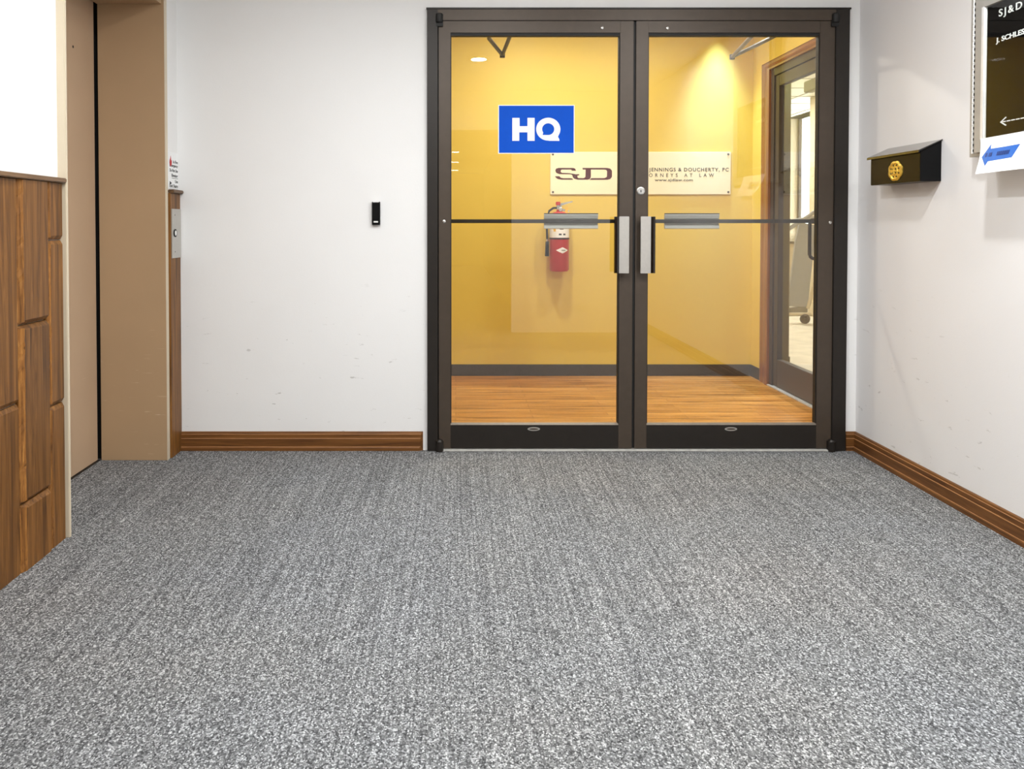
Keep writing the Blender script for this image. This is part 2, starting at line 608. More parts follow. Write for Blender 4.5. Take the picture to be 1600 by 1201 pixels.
# wall behind the camera with the mouth of a corridor
dx0, dx1, dzt = -1.1, 0.58, 2.1
mb = MB()
mb.box((XL - 0.12, YB - 0.12, 0), (dx0, YB, CEIL)).box((dx1, YB - 0.12, 0), (XR + 0.1, YB, CEIL)).box((dx0, YB - 0.12, dzt), (dx1, YB, CEIL))
tag(mb.build('wall_rear', 'wall'), 'white wall with the corridor opening', 'wall', kind='structure')
mb = MB()
mb.box((-1.5, -14.5, 0), (-1.4, YB - 0.12, 2.5)).box((0.75, -14.5, 0), (0.85, YB - 0.12, 2.5)).box((-1.5, -14.6, 0), (0.85, -14.5, 2.5))
tag(mb.build('wall_corridor', 'yellow'), 'walls of the long corridor', 'wall', kind='structure')
tag(MB().box((-1.5, -14.6, 2.5), (0.85, YB - 0.12, 2.6)).build('ceiling_corridor', 'ceil'), 'corridor ceiling', 'ceiling', kind='structure')
tag(MB().box((-1.5, -14.6, -0.05), (0.85, YB, 0)).build('floor_corridor', 'carpet'), 'corridor carpet', 'floor', kind='structure')

# vestibule behind the glass
tag(MB().box((-1.6, D + 0.05, -0.05), (XS + 0.12, YF, 0)).build('floor_vestibule', 'planks'), 'orange wood plank floor behind the glass doors', 'floor', kind='structure')
tag(MB().box((-1.7, YF, 0), (XS + 0.12, YF + 0.12, CEIL2)).build('wall_far', 'yellow'), 'yellow wall behind the glass doors', 'wall', kind='structure')
SY0 = px(1202, 600, X=XS).y + 0.0     # far edge of side-door frame
SY1 = SY0 - 0.86
szt = px(1202, 111, X=XS).z
mb = MB()
mb.box((XS, SY0, 0), (XS + 0.12, YF, CEIL2)).box((XS, D + 0.13, 0), (XS + 0.12, SY1, CEIL2)).box((XS, SY1, szt), (XS + 0.12, SY0, CEIL2))
tag(mb.build('wall_side', 'yellow'), 'yellow wall that holds the side glass door', 'wall', kind='structure')
tag(MB().box((-1.7, D + 0.13, 0), (-1.6, YF, CEIL2)).build('wall_vestibule', 'yellow'), 'yellow end wall of the vestibule', 'wall', kind='structure')
tag(MB().box((-1.75, D, CEIL2), (XS + 0.15, YF + 0.12, CEIL2 + 0.1)).build('ceiling_vestibule', 'ceil'), 'vestibule ceiling', 'ceiling', kind='structure')
# vinyl base in the vestibule
zb = px(1000, 569, Y=YF).z
tag(MB().box((-1.6, YF - 0.006, 0), (XS - 0.006, YF, zb)).build('baseboard_far', 'lobby_base', bevel=0.002), 'dark vinyl base along the yellow wall', 'baseboard', kind='structure')
tag(MB().box((XS - 0.006, px(1189, 580, X=XS).y, 0), (XS, YF, zb)).build('baseboard_side', 'lobby_base', bevel=0.002), 'dark vinyl base beside the side door', 'baseboard', kind='structure')

# stained baseboards of the hall
bh = px(1341, 676, X=XR).z
prof = [(0, 0), (0.017, 0), (0.017, bh * 0.16), (0.013, bh * 0.22), (0.013, bh * 0.62), (0.010, bh * 0.68), (0.010, bh * 0.86), (0.006, bh * 0.96), (0.0, bh)]


def grooves(mb, p0, p1, out, m0=0.0, m1=0.0):
    for a, b in ((0.0135, bh * 0.215), (0.0125, bh * 0.655), (0.0095, bh * 0.87)):
        q = 0.0012
        profile_run(mb, [(a - q, b - q), (a + q, b - q), (a + q, b + q), (a - q, b + q)], p0, p1, out, m0, m1)


def baseboard(name, p0, p1, out, mat, label, m0=0.0, m1=0.0):
    e = empty(name, (Vector(p0) + Vector(p1)) / 2, label, 'baseboard', kind='structure')
    mb = MB()
    profile_run(mb, prof, p0, p1, out, m0, m1)
    mb.build('board', mat, e)
    mb = MB()
    grooves(mb, p0, p1, out, m0, m1)
    mb.build('moulding_edge', 'groove', e)
    return e


baseboard('baseboard_back', (XL2, D, 0), (px(661, 700, Y=D).x, D, 0), (0, -1, 0), 'base_x', 'brown stained baseboard under the white wall beside the lift', 0, 1)
baseboard('baseboard_corner', (px(1320, 700, Y=D).x, D, 0), (XR, D, 0), (0, -1, 0), 'base_x', 'short brown baseboard between door frame and corner', 0, 1)
baseboard('baseboard_right', (XR, D, 0), (XR, YB, 0), (-1, 0, 0), 'base_y', 'brown stained baseboard under the mailbox wall', 1, 0)

# ------------------------------------------------------------------ wood panelling on the left
zc = px(60, 276, X=XL + 0.02).z
bx0, bx1 = XL, XL + 0.018
e = empty('trim_1', (XL, 1.5, 0), 'stained vertical wood panelling with staggered chiselled joints, near the lift', 'wainscot', kind='structure')
ye = [YJ0, px(79, 830, X=bx1).y, px(34.5, 885, X=bx1).y]
while ye[-1] > YB + 0.25:
    ye.append(ye[-1] - (0.2, 0.27, 0.23, 0.18)[len(ye) % 4])
ye[-1] = YB


def zat(u, v):
    return px(u, v, X=bx1).z


joints = [[zat(88, 375), zat(88, 633)], [zat(57, 503), zat(57, 775)], [zat(15, 637)]]
random.seed(3)
for i in range(3, len(ye)):
    joints.append(sorted(random.uniform(0.15, 1.1) for _ in range(random.choice((1, 2)))))
for i in range(len(ye) - 1):
    y1, y0 = ye[i] - 0.0015, ye[i + 1] + 0.0015
    cuts = [0.0] + sorted(joints[i]) + [zc - 0.012]
    if len(cuts) > 3 and cuts[2] - cuts[1] < 0.12:
        cuts.pop(2)
    th = (0.018, 0.024, 0.016, 0.021)[i % 4]
    for k in range(len(cuts) - 1):
        z0, z1 = cuts[k] + (0.0015 if k else 0), cuts[k + 1] - 0.0015
        c1, c2 = (0.014 if k else 0.0), (0.014 if k < len(cuts) - 2 else 0.0)
        ce = 0.020
        # board with chamfered long edges and deep chisel cuts at the butt joints
        r0 = [(bx0, y0, z0), (bx0, y1, z0), (bx0, y1, z1), (bx0, y0, z1)]
        r1 = [(bx0 + th * 0.45, y0, z0), (bx0 + th * 0.45, y1, z0), (bx0 + th * 0.45, y1, z1), (bx0 + th * 0.45, y0, z1)]
        r2 = [(bx0 + th, y0 + ce, z0 + c1), (bx0 + th, y1 - 0.004, z0 + c1), (bx0 + th, y1 - 0.004, z1 - c2), (bx0 + th, y0 + ce, z1 - c2)]
        mb = MB().rib([r0, r1, r2])
        p = mb.build('plank', 'oak_z', e, bevel=0.0012, seg=1)
        # rough-sawn nearer/far arris strips
        mb = MB()
        # broken, rough-sawn arris along the far edge of the board
        n = max(6, int((z1 - z0) / 0.02))
        rows = []
        for q in range(n + 1):
            z = z0 + c1 * 0.6 + (z1 - z0 - (c1 + c2) * 0.6) * q / n
            j = random.uniform(-0.0018, 0.0018)
            rows.append([(bx0 + th * 0.40, y0 - 0.001, z), (bx0 + th * 0.52 + j, y0 - 0.0005, z), (bx0 + th * 1.03, y0 + ce * 0.95 + j * 2, z), (bx0 + th * 0.95, y0 + ce + 0.004 + j, z)])
        mb.rib(rows)
        mb.build('rough_edge', 'oak_edge', p)
mb = MB()
mb.box((XL, YB, zc - 0.012), (XL + 0.034, YJ0, zc + 0.004))
mb.build('cap_rail', 'cap', e, bevel=0.003)
# dark strip painting the shadow line between the boards and the plaster
MB().box((XL, YB, zc + 0.0045), (XL + 0.0015, YJ0 - 0.0, zc + 0.006)).build('shadow_strip', 'gasket', e)

# short panelling beyond the lift
e = empty('trim_2', (XL2, (YJ1 + D) / 2, 0), 'narrow stained wood panel with cap behind the lift call button', 'wainscot', kind='structure')
zc2 = px(272, 299, X=XL2).z
MB().box((XL2, YJ1 + 0.036, 0), (XL2 + 0.012, D - 0.0, zc2 - 0.01)).build('plank', 'oak_z', e, bevel=0.002)
MB().box((XL2, YJ1 + 0.036, zc2 - 0.01), (XL2 + 0.03, D - 0.001, zc2 + 0.006)).build('cap_rail', 'cap', e, bevel=0.003)

# ------------------------------------------------------------------ lift doorway
XD = -1.70
e = empty('trim_3', (-1.5, (YJ0 + YJ1) / 2, 0), 'tan painted steel frame around the lift door, chipped at its edges', 'lift frame', kind='structure')
xc = XL + 0.03
ycn = px(112, 832, X=xc).y
MB().box((XL - 0.01, YJ0, 0), (xc, ycn, zl + 0.07)).build('casing', 'jamb_cream', e, bevel=0.002)
MB().box((XD + 0.01, YJ0 + 0.02, 0), (XL - 0.0105, ycn, zl)).build('near_return', 'jamb_tan', e)
MB().box((XD + 0.012, YJ1, 0), (xc + 0.01, YJ1 + 0.034, zl + 0.07)).build('far_return', 'jamb_tan', e, bevel=0.0015)
MB().box((xc + 0.0105, YJ1 + 0.001, 0), (xc + 0.0125, YJ1 + 0.034, zl + 0.07)).build('casing', 'jamb_cream', e)
MB().box((XD + 0.0125, YJ0, zl), (xc, YJ1 - 0.001, zl + 0.07)).build('head', 'jamb_tan', e)
e = empty('door_3', (XD, (YJ0 + YJ1) / 2, 0), 'tan painted sliding lift door', 'lift door', kind='structure')
MB().box((XD - 0.04, YJ0, 0.006), (XD, YJ1 - 0.012, zl + 0.05)).build('panel', 'door_tan', e, bevel=0.001)
MB().box((XD - 0.06, YJ1 - 0.012, 0.0), (XD - 0.035, YJ1 + 0.03, zl + 0.05)).box((XD - 0.06, YJ1 + 0.027, 0), (XD + 0.0118, YJ1 + 0.0345, zl + 0.05)).build('slot_shade', 'gasket', e)  # black sheets standing in for the shade inside the sliding gap
MB().box((XD - 0.05, YJ0 - 0.1, -0.01), (XD + 0.008, YJ1, 0.004)).build('sill', 'bronze_dark', e)
h = px(114, 73, X=XD)
MB().lathe((XD, h.y, h.z), [(0.006, 0.0), (0.006, 0.0012)], 12, 'x').build('keyhole', 'gasket', e)
tag(MB().box((-1.85, YJ0 - 0.2, -0.05), (-1.76, D, CEIL)).build('wall_lift', 'tan_room'), 'lift shaft wall', 'wall', kind='structure')

# call button
a = px(267, 326, X=XL2 + 0.012)
b = px(280, 402, X=XL2 + 0.012)
yc0 = a.y
e = empty('lift_call_button', (XL2 + 0.012, (a.y + D) / 2, b.z), 'brushed steel call plate with one round button beside the lift', 'call button')
MB().box((XL2 + 0.012, yc0, b.z), (XL2 + 0.017, D - 0.006, a.z)).build('plate', 'alu', e, bevel=0.001)
c = px(273.5, 364, X=XL2 + 0.017)
MB().lathe((XL2 + 0.0165, c.y, c.z), [(0.019, 0.0), (0.019, 0.004), (0.0125, 0.004), (0.0125, 0.0)], 28, 'x').build('button_ring', 'black', e)
MB().lathe((XL2 + 0.0165, c.y, c.z), [(0.0125, 0.0), (0.0125, 0.0045), (0.008, 0.0055)], 28, 'x', ).build('button', 'white_plastic', e, smooth=True)
for zz in (a.z - 0.03, b.z + 0.03):
    MB().lathe((XL2 + 0.0165, c.y, zz), [(0.003, 0.0), (0.003, 0.0015)], 10, 'x').build('screw', 'bronze', e)

# fire notice above the cap
a = px(257, 240, X=XL2)
b = px(277.5, 297, X=XL2)
y0s, y1s, z0s, z1s = YJ1 + 0.05, b.y, zc2 + 0.012, px(277, 240, X=XL2).z
e = empty('fire_notice', (XL2, (y0s + y1s) / 2, z0s), 'white fire emergency notice with a red flame above the call button', 'notice')
MB().box((XL2 + 0.0005, y0s, z0s), (XL2 + 0.003, y1s, z1s)).build('board', 'paper', e)
W, H = y1s - y0s, z1s - z0s
xo = XL2 + 0.003


def right_line(t, zf, wf, hf, mat='ink', y_end=0.96):
    lettering('lettering', t, (xo, y0s + W * (y_end - wf), z0s + H * zf), Y_, Z_, W * wf, H * hf, mat, e, depth=0.0005, heavy=0.02)


# this face looks towards +X, so a line of text runs towards +Y
right_line('In Fire', 0.70, 0.52, 0.085)
right_line('Emergency', 0.575, 0.90, 0.10)
right_line('Do Not Use', 0.46, 0.90, 0.085)
right_line('Elevator', 0.325, 0.70, 0.085)
right_line('Use', 0.165, 0.32, 0.085)
right_line('Exit Stairs', 0.035, 0.92, 0.09)
MB().box((xo, y0s + W * 0.28, z0s + H * 0.285), (xo + 0.0005, y0s + W * 0.97, z0s + H * 0.297)).build('rule', 'ink', e)
fy, fz = y0s + W * 0.17, z0s + H * 0.70
fl_pts = [(0, -0.10), (0.10, -0.05), (0.13, 0.03), (0.09, 0.09), (0.05, 0.05), (0.02, 0.2), (-0.05, 0.11), (-0.1, 0.07), (-0.13, 0.0), (-0.09, -0.06)]
MB().slab([(xo, fy + p[0] * W, fz + p[1] * H) for p in fl_pts], (0.0006, 0, 0)).build('flame', 'red_ink', e)
MB().slab([(xo, y0s + W * 0.06, z0s + H * 0.10), (xo, y0s + W * 0.28, z0s + H * 0.15), (xo, y0s + W * 0.06, z0s + H * 0.20)], (0.0006, 0, 0)).build('arrow', 'ink', e)

# ------------------------------------------------------------------ card reader
a, b = px(580.8, 315, Y=D - 0.02), px(594, 351.5, Y=D - 0.02)
e = empty('card_reader', ((a.x + b.x) / 2, D, b.z), 'small black access card reader on the white wall', 'card reader')
xm = (a.x + b.x) / 2
hw = (b.x - a.x) / 2
rows = []
for (dy, ins, zt, zb_) in ((0.0, 0.001, 0.0, 0.0), (-0.014, 0.0, 0.0, 0.0), (-0.024, 0.002, -0.006, 0.002)):
    rows.append([(xm - hw + ins, D + dy, b.z + zb_), (xm + hw - ins, D + dy, b.z + zb_), (xm + hw - ins, D + dy, a.z + zt), (xm - hw + ins, D + dy, a.z + zt)])
MB().rib(rows).build('housing', 'black', e, bevel=0.002)
MB().box((xm - 0.011, D - 0.0247, b.z + 0.012), (xm + 0.011, D - 0.0237, b.z + 0.020)).build('badge', 'white_plastic', e, bevel=0.0008)
MB().box((xm - 0.015, D - 0.023, a.z - 0.0035), (xm + 0.015, D - 0.004, a.z + 0.0005)).build('light_bar', 'white_plastic', e, bevel=0.0008)

# ------------------------------------------------------------------ double glass doors
YFm = D - 0.022     # front of the frame
e = empty('trim_4', ((fl + fr_) / 2, D, 0), 'dark bronze metal frame around the double glass doors', 'door frame', kind='structure')
FRAME = e
jl = px(684, 400, Y=YFm).x
jr = px(1303, 400, Y=YFm).x
zh = px(900, 31.5, Y=YFm).z
MB().box((fl, YFm, 0), (jl, D + 0.10, ztop)).build('jamb', 'bronze_dark', e, bevel=0.002)
MB().box((jr, YFm, 0), (fr_, D + 0.10, ztop)).build('jamb', 'bronze_dark', e, bevel=0.002)
MB().box((jl, YFm, zh), (jr, D + 0.10, ztop)).build('head', 'bronze', e, bevel=0.002)
MB().box((fl - 0.004, YFm - 0.004, ztop - 0.004), (fr_ + 0.004, YFm + 0.01, ztop + 0.004)).build('drip_edge', 'bronze_dark', e)
MB().box((jl, D - 0.03, 0.0), (jr, D + 0.11, 0.009)).build('threshold', 'threshold', e, bevel=0.003)

LY0, LY1 = D - 0.012, D + 0.033     # leaf front / back
xa, xm1, xm2, xz = px(685.5, 400, Y=LY0).x, px(988.5, 400, Y=LY0).x, px(992.5, 400, Y=LY0).x, px(1301.5, 400, Y=LY0).x
zlt = px(800, 32.5, Y=LY0).z
zlb = 0.012
gx = {'a': (px(704, 400, Y=LY0).x, px(967.5, 400, Y=LY0).x), 'b': (px(1011.5, 400, Y=LY0).x, px(1278, 400, Y=LY0).x)}
gzt, gzb = px(800, 51, Y=LY0).z, px(800, 664, Y=LY0).z
zbar = px(800, 345.5, Y=LY1 + 0.05).z
YP = D - 0.06


def leaf(name, x0, x1, g0, g1, inner, label, pull, plate, screw, badge):
    """one glazed leaf; inner = +1 when the meeting stile is on its right"""
    e = empty(name, ((x0 + x1) / 2, D, 0), label, 'glass door', kind='structure')
    MB().box((x0, LY0, zlb), (g0, LY1, zlt)).build('stile', 'bronze', e, bevel=0.0015)
    MB().box((g1, LY0, zlb), (x1, LY1, zlt)).build('stile', 'bronze', e, bevel=0.0015)
    MB().box((g0, LY0 + 0.0004, gzt), (g1, LY1, zlt)).build('top_rail', 'bronze', e, bevel=0.001)
    MB().box((g0, LY0 + 0.0004, zlb), (g1, LY1, gzb)).build('bottom_rail', 'bronze_dark', e, bevel=0.001)
    t = 0.014
    gk = MB()
    gk.box((g0, LY0 + 0.006, gzt - t), (g1, LY1 - 0.006, gzt))
    gk.box((g0, LY0 + 0.006, gzb + 0.008), (g0 + 0.004, LY1 - 0.006, gzt - t))
    gk.box((g1 - 0.004, LY0 + 0.006, gzb + 0.008), (g1, LY1 - 0.006, gzt - t))
    gk.build('gasket', 'gasket', e)
    # sloped bead on the bottom rail, its caught light put into the colour
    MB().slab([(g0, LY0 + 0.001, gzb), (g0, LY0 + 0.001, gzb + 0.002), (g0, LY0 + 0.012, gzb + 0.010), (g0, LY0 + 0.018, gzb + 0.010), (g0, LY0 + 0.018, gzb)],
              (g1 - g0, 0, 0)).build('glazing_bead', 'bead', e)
    MB().box((g0 + 0.002, D + 0.008, gzb), (g1 - 0.002, D + 0.014, gzt - 0.004)).build('glass_pane', 'glass', e)
    # push bar and plate on the vestibule side
    zb0, zb1 = px(800, 348.5, Y=LY1 + 0.05).z, px(800, 342.5, Y=LY1 + 0.05).z
    hinge_x = g0 - 0.004 if inner > 0 else g1 + 0.004
    lock_x = g1 if inner > 0 else g0
    bar = MB().box((min(hinge_x, lock_x), LY1 + 0.04, zb0), (max(hinge_x, lock_x), LY1 + 0.056, zb1))
    for xx in (hinge_x, lock_x):
        s = 1 if xx == min(hinge_x, lock_x) else -1
        bar.box((xx - s * 0.02, LY1, zb0 - 0.004), (xx + s * 0.002, LY1 + 0.056, zb1 + 0.004))
    bo = bar.build('push_bar', 'bronze_dark', e, bevel=0.003)
    p0, p1 = px(plate[0], 400, Y=LY1 + 0.065).x, px(plate[1], 400, Y=LY1 + 0.065).x
    q0, q1 = px(800, 357.5, Y=LY1 + 0.065).z, px(800, 334, Y=LY1 + 0.065).z
    zm0, zm1 = zb0 + 0.0, zb1
    yb = LY1 + 0.062
    prof_ = [(yb + 0.004, q0), (yb - 0.006, q0 + 0.003), (yb - 0.002, zm0 - 0.012), (yb + 0.006, zm0 - 0.002), (yb + 0.006, zm1 + 0.002), (yb, zm1 + 0.004), (yb - 0.006, q1 - 0.006), (yb - 0.003, q1), (yb + 0.004, q1), (yb + 0.012, q1 - 0.006), (yb + 0.012, q0 + 0.004)]
    MB().slab([(p0, y, z) for y, z in prof_], (p1 - p0, 0, 0)).build('push_plate', 'alu_plate', e)
    MB().box((p0, yb - 0.006, q1 - 0.001), (p1, yb + 0.006, q1 + 0.003)).build('plate_lip', 'bronze_dark', e)
    # pull on the hall side: flat offset plate with a curved dark grip
    s0, s1 = px(pull[0], 400, Y=YP).x, px(pull[1], 400, Y=YP).x
    d0, d1 = px(pull[2], 400, Y=YP).x, px(pull[3], 400, Y=YP).x
    z0, z1 = px(990, 427, Y=YP).z, px(990, 338, Y=YP).z
    ph = MB().box((s0, YP, z0), (s1, YP + 0.006, z1)).build('pull_handle', 'alu', e, bevel=0.0015)
    gp = []
    xi, xo_ = (d1, d0) if pull[2] < pull[0] else (d0, d1)      # side nearest the plate / far side
    pts = [(xi, YP + 0.001), (xi + (xo_ - xi) * .45, YP - 0.004), (xi + (xo_ - xi) * .85, YP + 0.001), (xo_, YP + 0.011), (xo_ - (xo_ - xi) * .1, YP + 0.018), (xi + (xo_ - xi) * .6, YP + 0.014), (xi, YP + 0.010)]
    MB().slab([(x, y, z0 + 0.001) for x, y in pts], (0, 0, z1 - z0 - 0.002)).build('grip', 'black_gloss', ph, smooth=True)
    sx = (s0 + s1) / 2 + 0.004 * inner
    st = MB()
    st.box((sx - 0.014, YP + 0.006, z0 + 0.03), (sx + 0.014, LY0, z0 + 0.06)).box((sx - 0.014, YP + 0.006, z1 - 0.06), (sx + 0.014, LY0, z1 - 0.03))
    st.build('standoff', 'black', ph, bevel=0.002)
    # screws, badge, pivots
    for (u, v) in screw:
        p = px(u, v, Y=LY0)
        MB().lathe((p.x, LY0, p.z), [(0.008, 0.0), (0.0075, -0.003), (0.004, -0.0045)], 18, 'y').build('screw', 'steel', e, smooth=True)
    p = px(badge, 670, Y=LY0)
    ov = [(p.x + 0.031 * math.cos(t * PI / 12), LY0, p.z + 0.0095 * math.sin(t * PI / 12)) for t in range(24)]
    MB().slab(ov, (0, -0.0015, 0)).build('badge', 'alu', e, bevel=0.0005)
    ov = [(p.x + 0.022 * math.cos(t * PI / 12), LY0 - 0.0015, p.z + 0.004 * math.sin(t * PI / 12)) for t in range(24)]
    MB().slab(ov, (0, -0.0004, 0)).build('badge_band', 'bronze', e)
    hx = x0 + 0.004 if inner > 0 else x1 - 0.004
    yp = LY0 - 0.014
    MB().lathe((hx, yp, zlt - 0.012), [(0.016, 0), (0.018, 0.01), (0.018, 0.04), (0.012, 0.046)], 16).box((hx - 0.018, yp, zlt - 0.03), (hx + 0.018, LY0, zlt + 0.03)).build('top_pivot', 'gasket', e, bevel=0.002)
    MB().lathe((hx, yp, 0.001), [(0.019, 0), (0.019, 0.05), (0.014, 0.058)], 16).box((hx - 0.019, yp, 0.001), (hx + 0.019, LY0, 0.052)).build('bottom_pivot', 'bronze_dark', e, bevel=0.002)
    return e


dl = leaf('door_1', xa, xm1, *gx['a'], +1, 'glass door leaf carrying the blue sign, dark bronze frame', (967.5, 983, 960, 967.3), (850, 934), ((941, 43.5), (694, 346)), 834)
dr = leaf('door_2', xm2, xz, *gx['b'], -1, 'glass door leaf with the round lock cylinder, dark bronze frame', (1001, 1017, 1017.3, 1025), (1038, 1123), ((1043, 44), (1297, 347.5)), 1142)
p = px(1001, 298, Y=LY0)
lk = MB().lathe((p.x, LY0, p.z), [(0.021, 0.0), (0.020, -0.005), (0.017, -0.007), (0.012, -0.0065)], 28, 'y').build('lock_cylinder', 'steel', dr, smooth=True)
MB().box((p.x - 0.0015, LY0 - 0.0085, p.z - 0.007), (p.x + 0.0015, LY0 - 0.0045, p.z + 0.004)).build('keyway', 'gasket', lk)
# door stops that close the gap behind the leaves
st = MB()
st.box((jl - 0.001, LY1 + 0.002, 0.009), (jl + 0.018, LY1 + 0.02, zh)).box((jr - 0.018, LY1 + 0.002, 0.009), (jr + 0.001, LY1 + 0.02, zh)).box((jl, LY1 + 0.002, zh - 0.012), (jr, LY1 + 0.02, zh + 0.001))
st.build('door_stop', 'bronze_dark', FRAME)
# meeting strip
MB().box((xm1 - 0.001, LY0 + 0.012, zlb), (xm2 + 0.0005, LY1 - 0.006, zlt)).build('weather_strip', 'gasket', dl)

# door closers on the vestibule side
def closer(parent, knuckle, ends, body_x, mat):
    z = 2.085
    k = Vector(knuckle)
    b_ = MB().box((body_x - 0.14, LY1 + 0.002, zlt - 0.055), (body_x + 0.14, LY1 + 0.05, zlt + 0.01)).build('closer', 'bronze_dark', parent, bevel=0.006)
    mb = MB()
    for en in ends:
        mb.tube([k] + [Vector(q) for q in en], 0.0105, 10)
    mb.lathe((k.x, k.y, k.z - 0.014), [(0.015, 0), (0.015, 0.028)], 14)
    mb.build('closer_arm', mat, b_)


M['arm_grey'] = plain('grey_closer_arm', srgb(104, 104, 106), 0.4, 0.4)
zk = 2.085
k = px(785, 86, Z=zk)
closer(dl, k, [[px(764, 60, Z=zk), (px(764, 60, Z=zk).x, LY1 + 0.05, zk)], [px(797, 56, Z=zk), (px(797, 56, Z=zk).x + 0.01, LY1 + 0.05, zk)]], 0.2, 'black')
k = px(1144, 89, Z=zk)
closer(dr, k, [[px(1174, 57, Z=zk), (px(1174, 57, Z=zk).x, LY1 + 0.05, zk)], [px(1187, 68, Z=zk), px(1203, 60, Z=zk), (px(1203, 60, Z=zk).x + 0.005, LY1 + 0.05, zk)]], px(1190, 56, Z=zk).x - 0.02, 'arm_grey')

# ------------------------------------------------------------------ blue HQ sign on the glass
YG = D + 0.008
a, b = px(778.5, 164, Y=YG), px(897.5, 240, Y=YG)
e = empty('blue_sign', ((a.x + b.x) / 2, YG, b.z), 'blue HQ sign stuck on the door glass', 'sign')
MB().box((a.x, YG - 0.002, b.z), (b.x, YG - 0.0002, a.z)).build('backing', 'white', e)
bd = 0.004
MB().box((a.x + bd, YG - 0.003, b.z + bd), (b.x - bd, YG - 0.002, a.z - bd)).build('panel', 'blue', e)


def hq(u, v):       # pixel of the close-up to a point on the sign
    return px(780 + u * 120 / 1600, 165 + v * 75 / 1000, Y=YG - 0.003)


def poly_on(points, n):
    return MB().slab([tuple(q) for q in points], n)


Hp = [(272, 255), (425, 255), (425, 428), (588, 428), (588, 255), (738, 255), (738, 733), (588, 733), (588, 556), (418, 556), (418, 733), (272, 733)]
poly_on([hq(*q) for q in Hp], (0, -0.001, 0)).build('letter', 'white', e)
# Q: ring with a speech-bubble hole and a flared foot
cx, cy, R_ = 1022, 490, 250
outer, inner_ = [], []
n = 72
for i in range(n):
    t = 2 * PI * i / n
    ox, oy = cx + (R_ + 2) * math.cos(t), cy + 238 * math.sin(t)
    # foot at the lower right
    if 0.27 * PI < t < 0.5 * PI:
        f_ = (t - 0.27 * PI) / (0.23 * PI)
        ox, oy = 1262 - f_ * 240, 733
    elif 0.19 * PI < t <= 0.27 * PI:
        f_ = (t - 0.19 * PI) / (0.08 * PI)
        ox, oy = 1222 + f_ * 40, 645 + f_ * 75
    ix, iy = 1020 + 126 * math.cos(t), 490 + 122 * math.sin(t)
    if 0.5 * PI <= t <= 0.80 * PI:
        f_ = (t - 0.5 * PI) / (0.30 * PI)
        if f_ < 0.75:
            g = f_ / 0.75
            ix, iy = 1020 - g * 120, 612 - g * 2
        else:
            g = (f_ - 0.75) / 0.25
            ix, iy = 900 + g * 18, 610 - g * 48
    outer.append(hq(ox, oy))
    inner_.append(hq(ix, iy))
mb = MB()
for ring, dy in ((outer, 0), (inner_, 0), (inner_, -0.001), (outer, -0.001)):
    mb.v += [(q.x, q.y + dy, q.z) for q in ring]
for i in range(n):
    j = (i + 1) % n
    for s in range(4):
        t_ = (s + 1) % 4
        mb.f.append((s * n + i, s * n + j, t_ * n + j, t_ * n + i))
mb.build('letter', 'white', e)

# ------------------------------------------------------------------ law firm sign on the yellow wall
YS = YF - 0.012
a, b = px(860, 237, Y=YS), px(1142, 304, Y=YS)
e = empty('wall_sign', ((a.x + b.x) / 2, YF, b.z), 'long cream name board with maroon letters on the yellow wall', 'sign')
MB().box((a.x, YS, b.z), (b.x, YF - 0.0005, a.z)).build('board', 'cream_sign', e, bevel=0.004)
for (u, v) in ((864, 241), (1138, 241), (864, 300), (1138, 300)):
    q = px(u, v, Y=YS)
    MB().lathe((q.x, YS, q.z), [(0.008, 0.0), (0.007, -0.003)], 14, 'y').build('screw', 'bronze', e)


def sj(u, v):
    return px(860 + u * 110 / 1600, 250 + v * 45 / 655, Y=YS)


def stroke(pts, closed=False):
    return MB().slab([sj(*q) for q in pts], (0, -0.0015, 0))


S_ = [(585, 240), (560, 195), (520, 178), (180, 178), (130, 195), (110, 235), (130, 285), (200, 318), (470, 320), (500, 345), (500, 380), (480, 410), (290, 412), (235, 400), (210, 368), (105, 368), (125, 400), (170, 430), (250, 445), (520, 445), (505, 412), (560, 385), (520, 322), (430, 300), (260, 296), (232, 270), (235, 235), (260, 215), (470, 214), (490, 240)]
stroke([(585, 240), (560, 195), (520, 178), (180, 178), (130, 195), (110, 235), (130, 285), (200, 318), (470, 322), (540, 330), (560, 318), (430, 296), (260, 290), (232, 265), (235, 232), (260, 214), (470, 212), (490, 240)]).build('letter', 'maroon', e)
stroke([(105, 368), (205, 366), (235, 400), (290, 412), (470, 412), (500, 420), (520, 445), (250, 445), (170, 430), (125, 400)]).build('letter', 'maroon', e)
stroke([(470, 322), (655, 322), (650, 348), (610, 350), (615, 395), (640, 410), (760, 410), (795, 385), (802, 215), (735, 213), (728, 178), (920, 178), (918, 385), (900, 425), (850, 445), (620, 445), (550, 425), (510, 390), (500, 345)]).build('letter', 'maroon', e)
stroke([(920, 178), (1290, 178), (1360, 195), (1398, 240), (1398, 380), (1360, 430), (1290, 448), (890, 448), (930, 412), (1220, 410), (1265, 395), (1285, 370), (1288, 250), (1265, 222), (1220, 214), (920, 214)]).build('letter', 'maroon', e)


def sign_line(t, u0, u1, v0, v1, sp=1.15, heavy=0.01, word=1.0):
    p, q = px(u0, v1, Y=YS), px(u1, v0, Y=YS)
    lettering('lettering', t, (p.x, YS, p.z), X_, Z_, q.x - p.x, q.z - p.z, 'brown_ink', e, depth=0.001, spacing=sp, heavy=heavy, word=word)


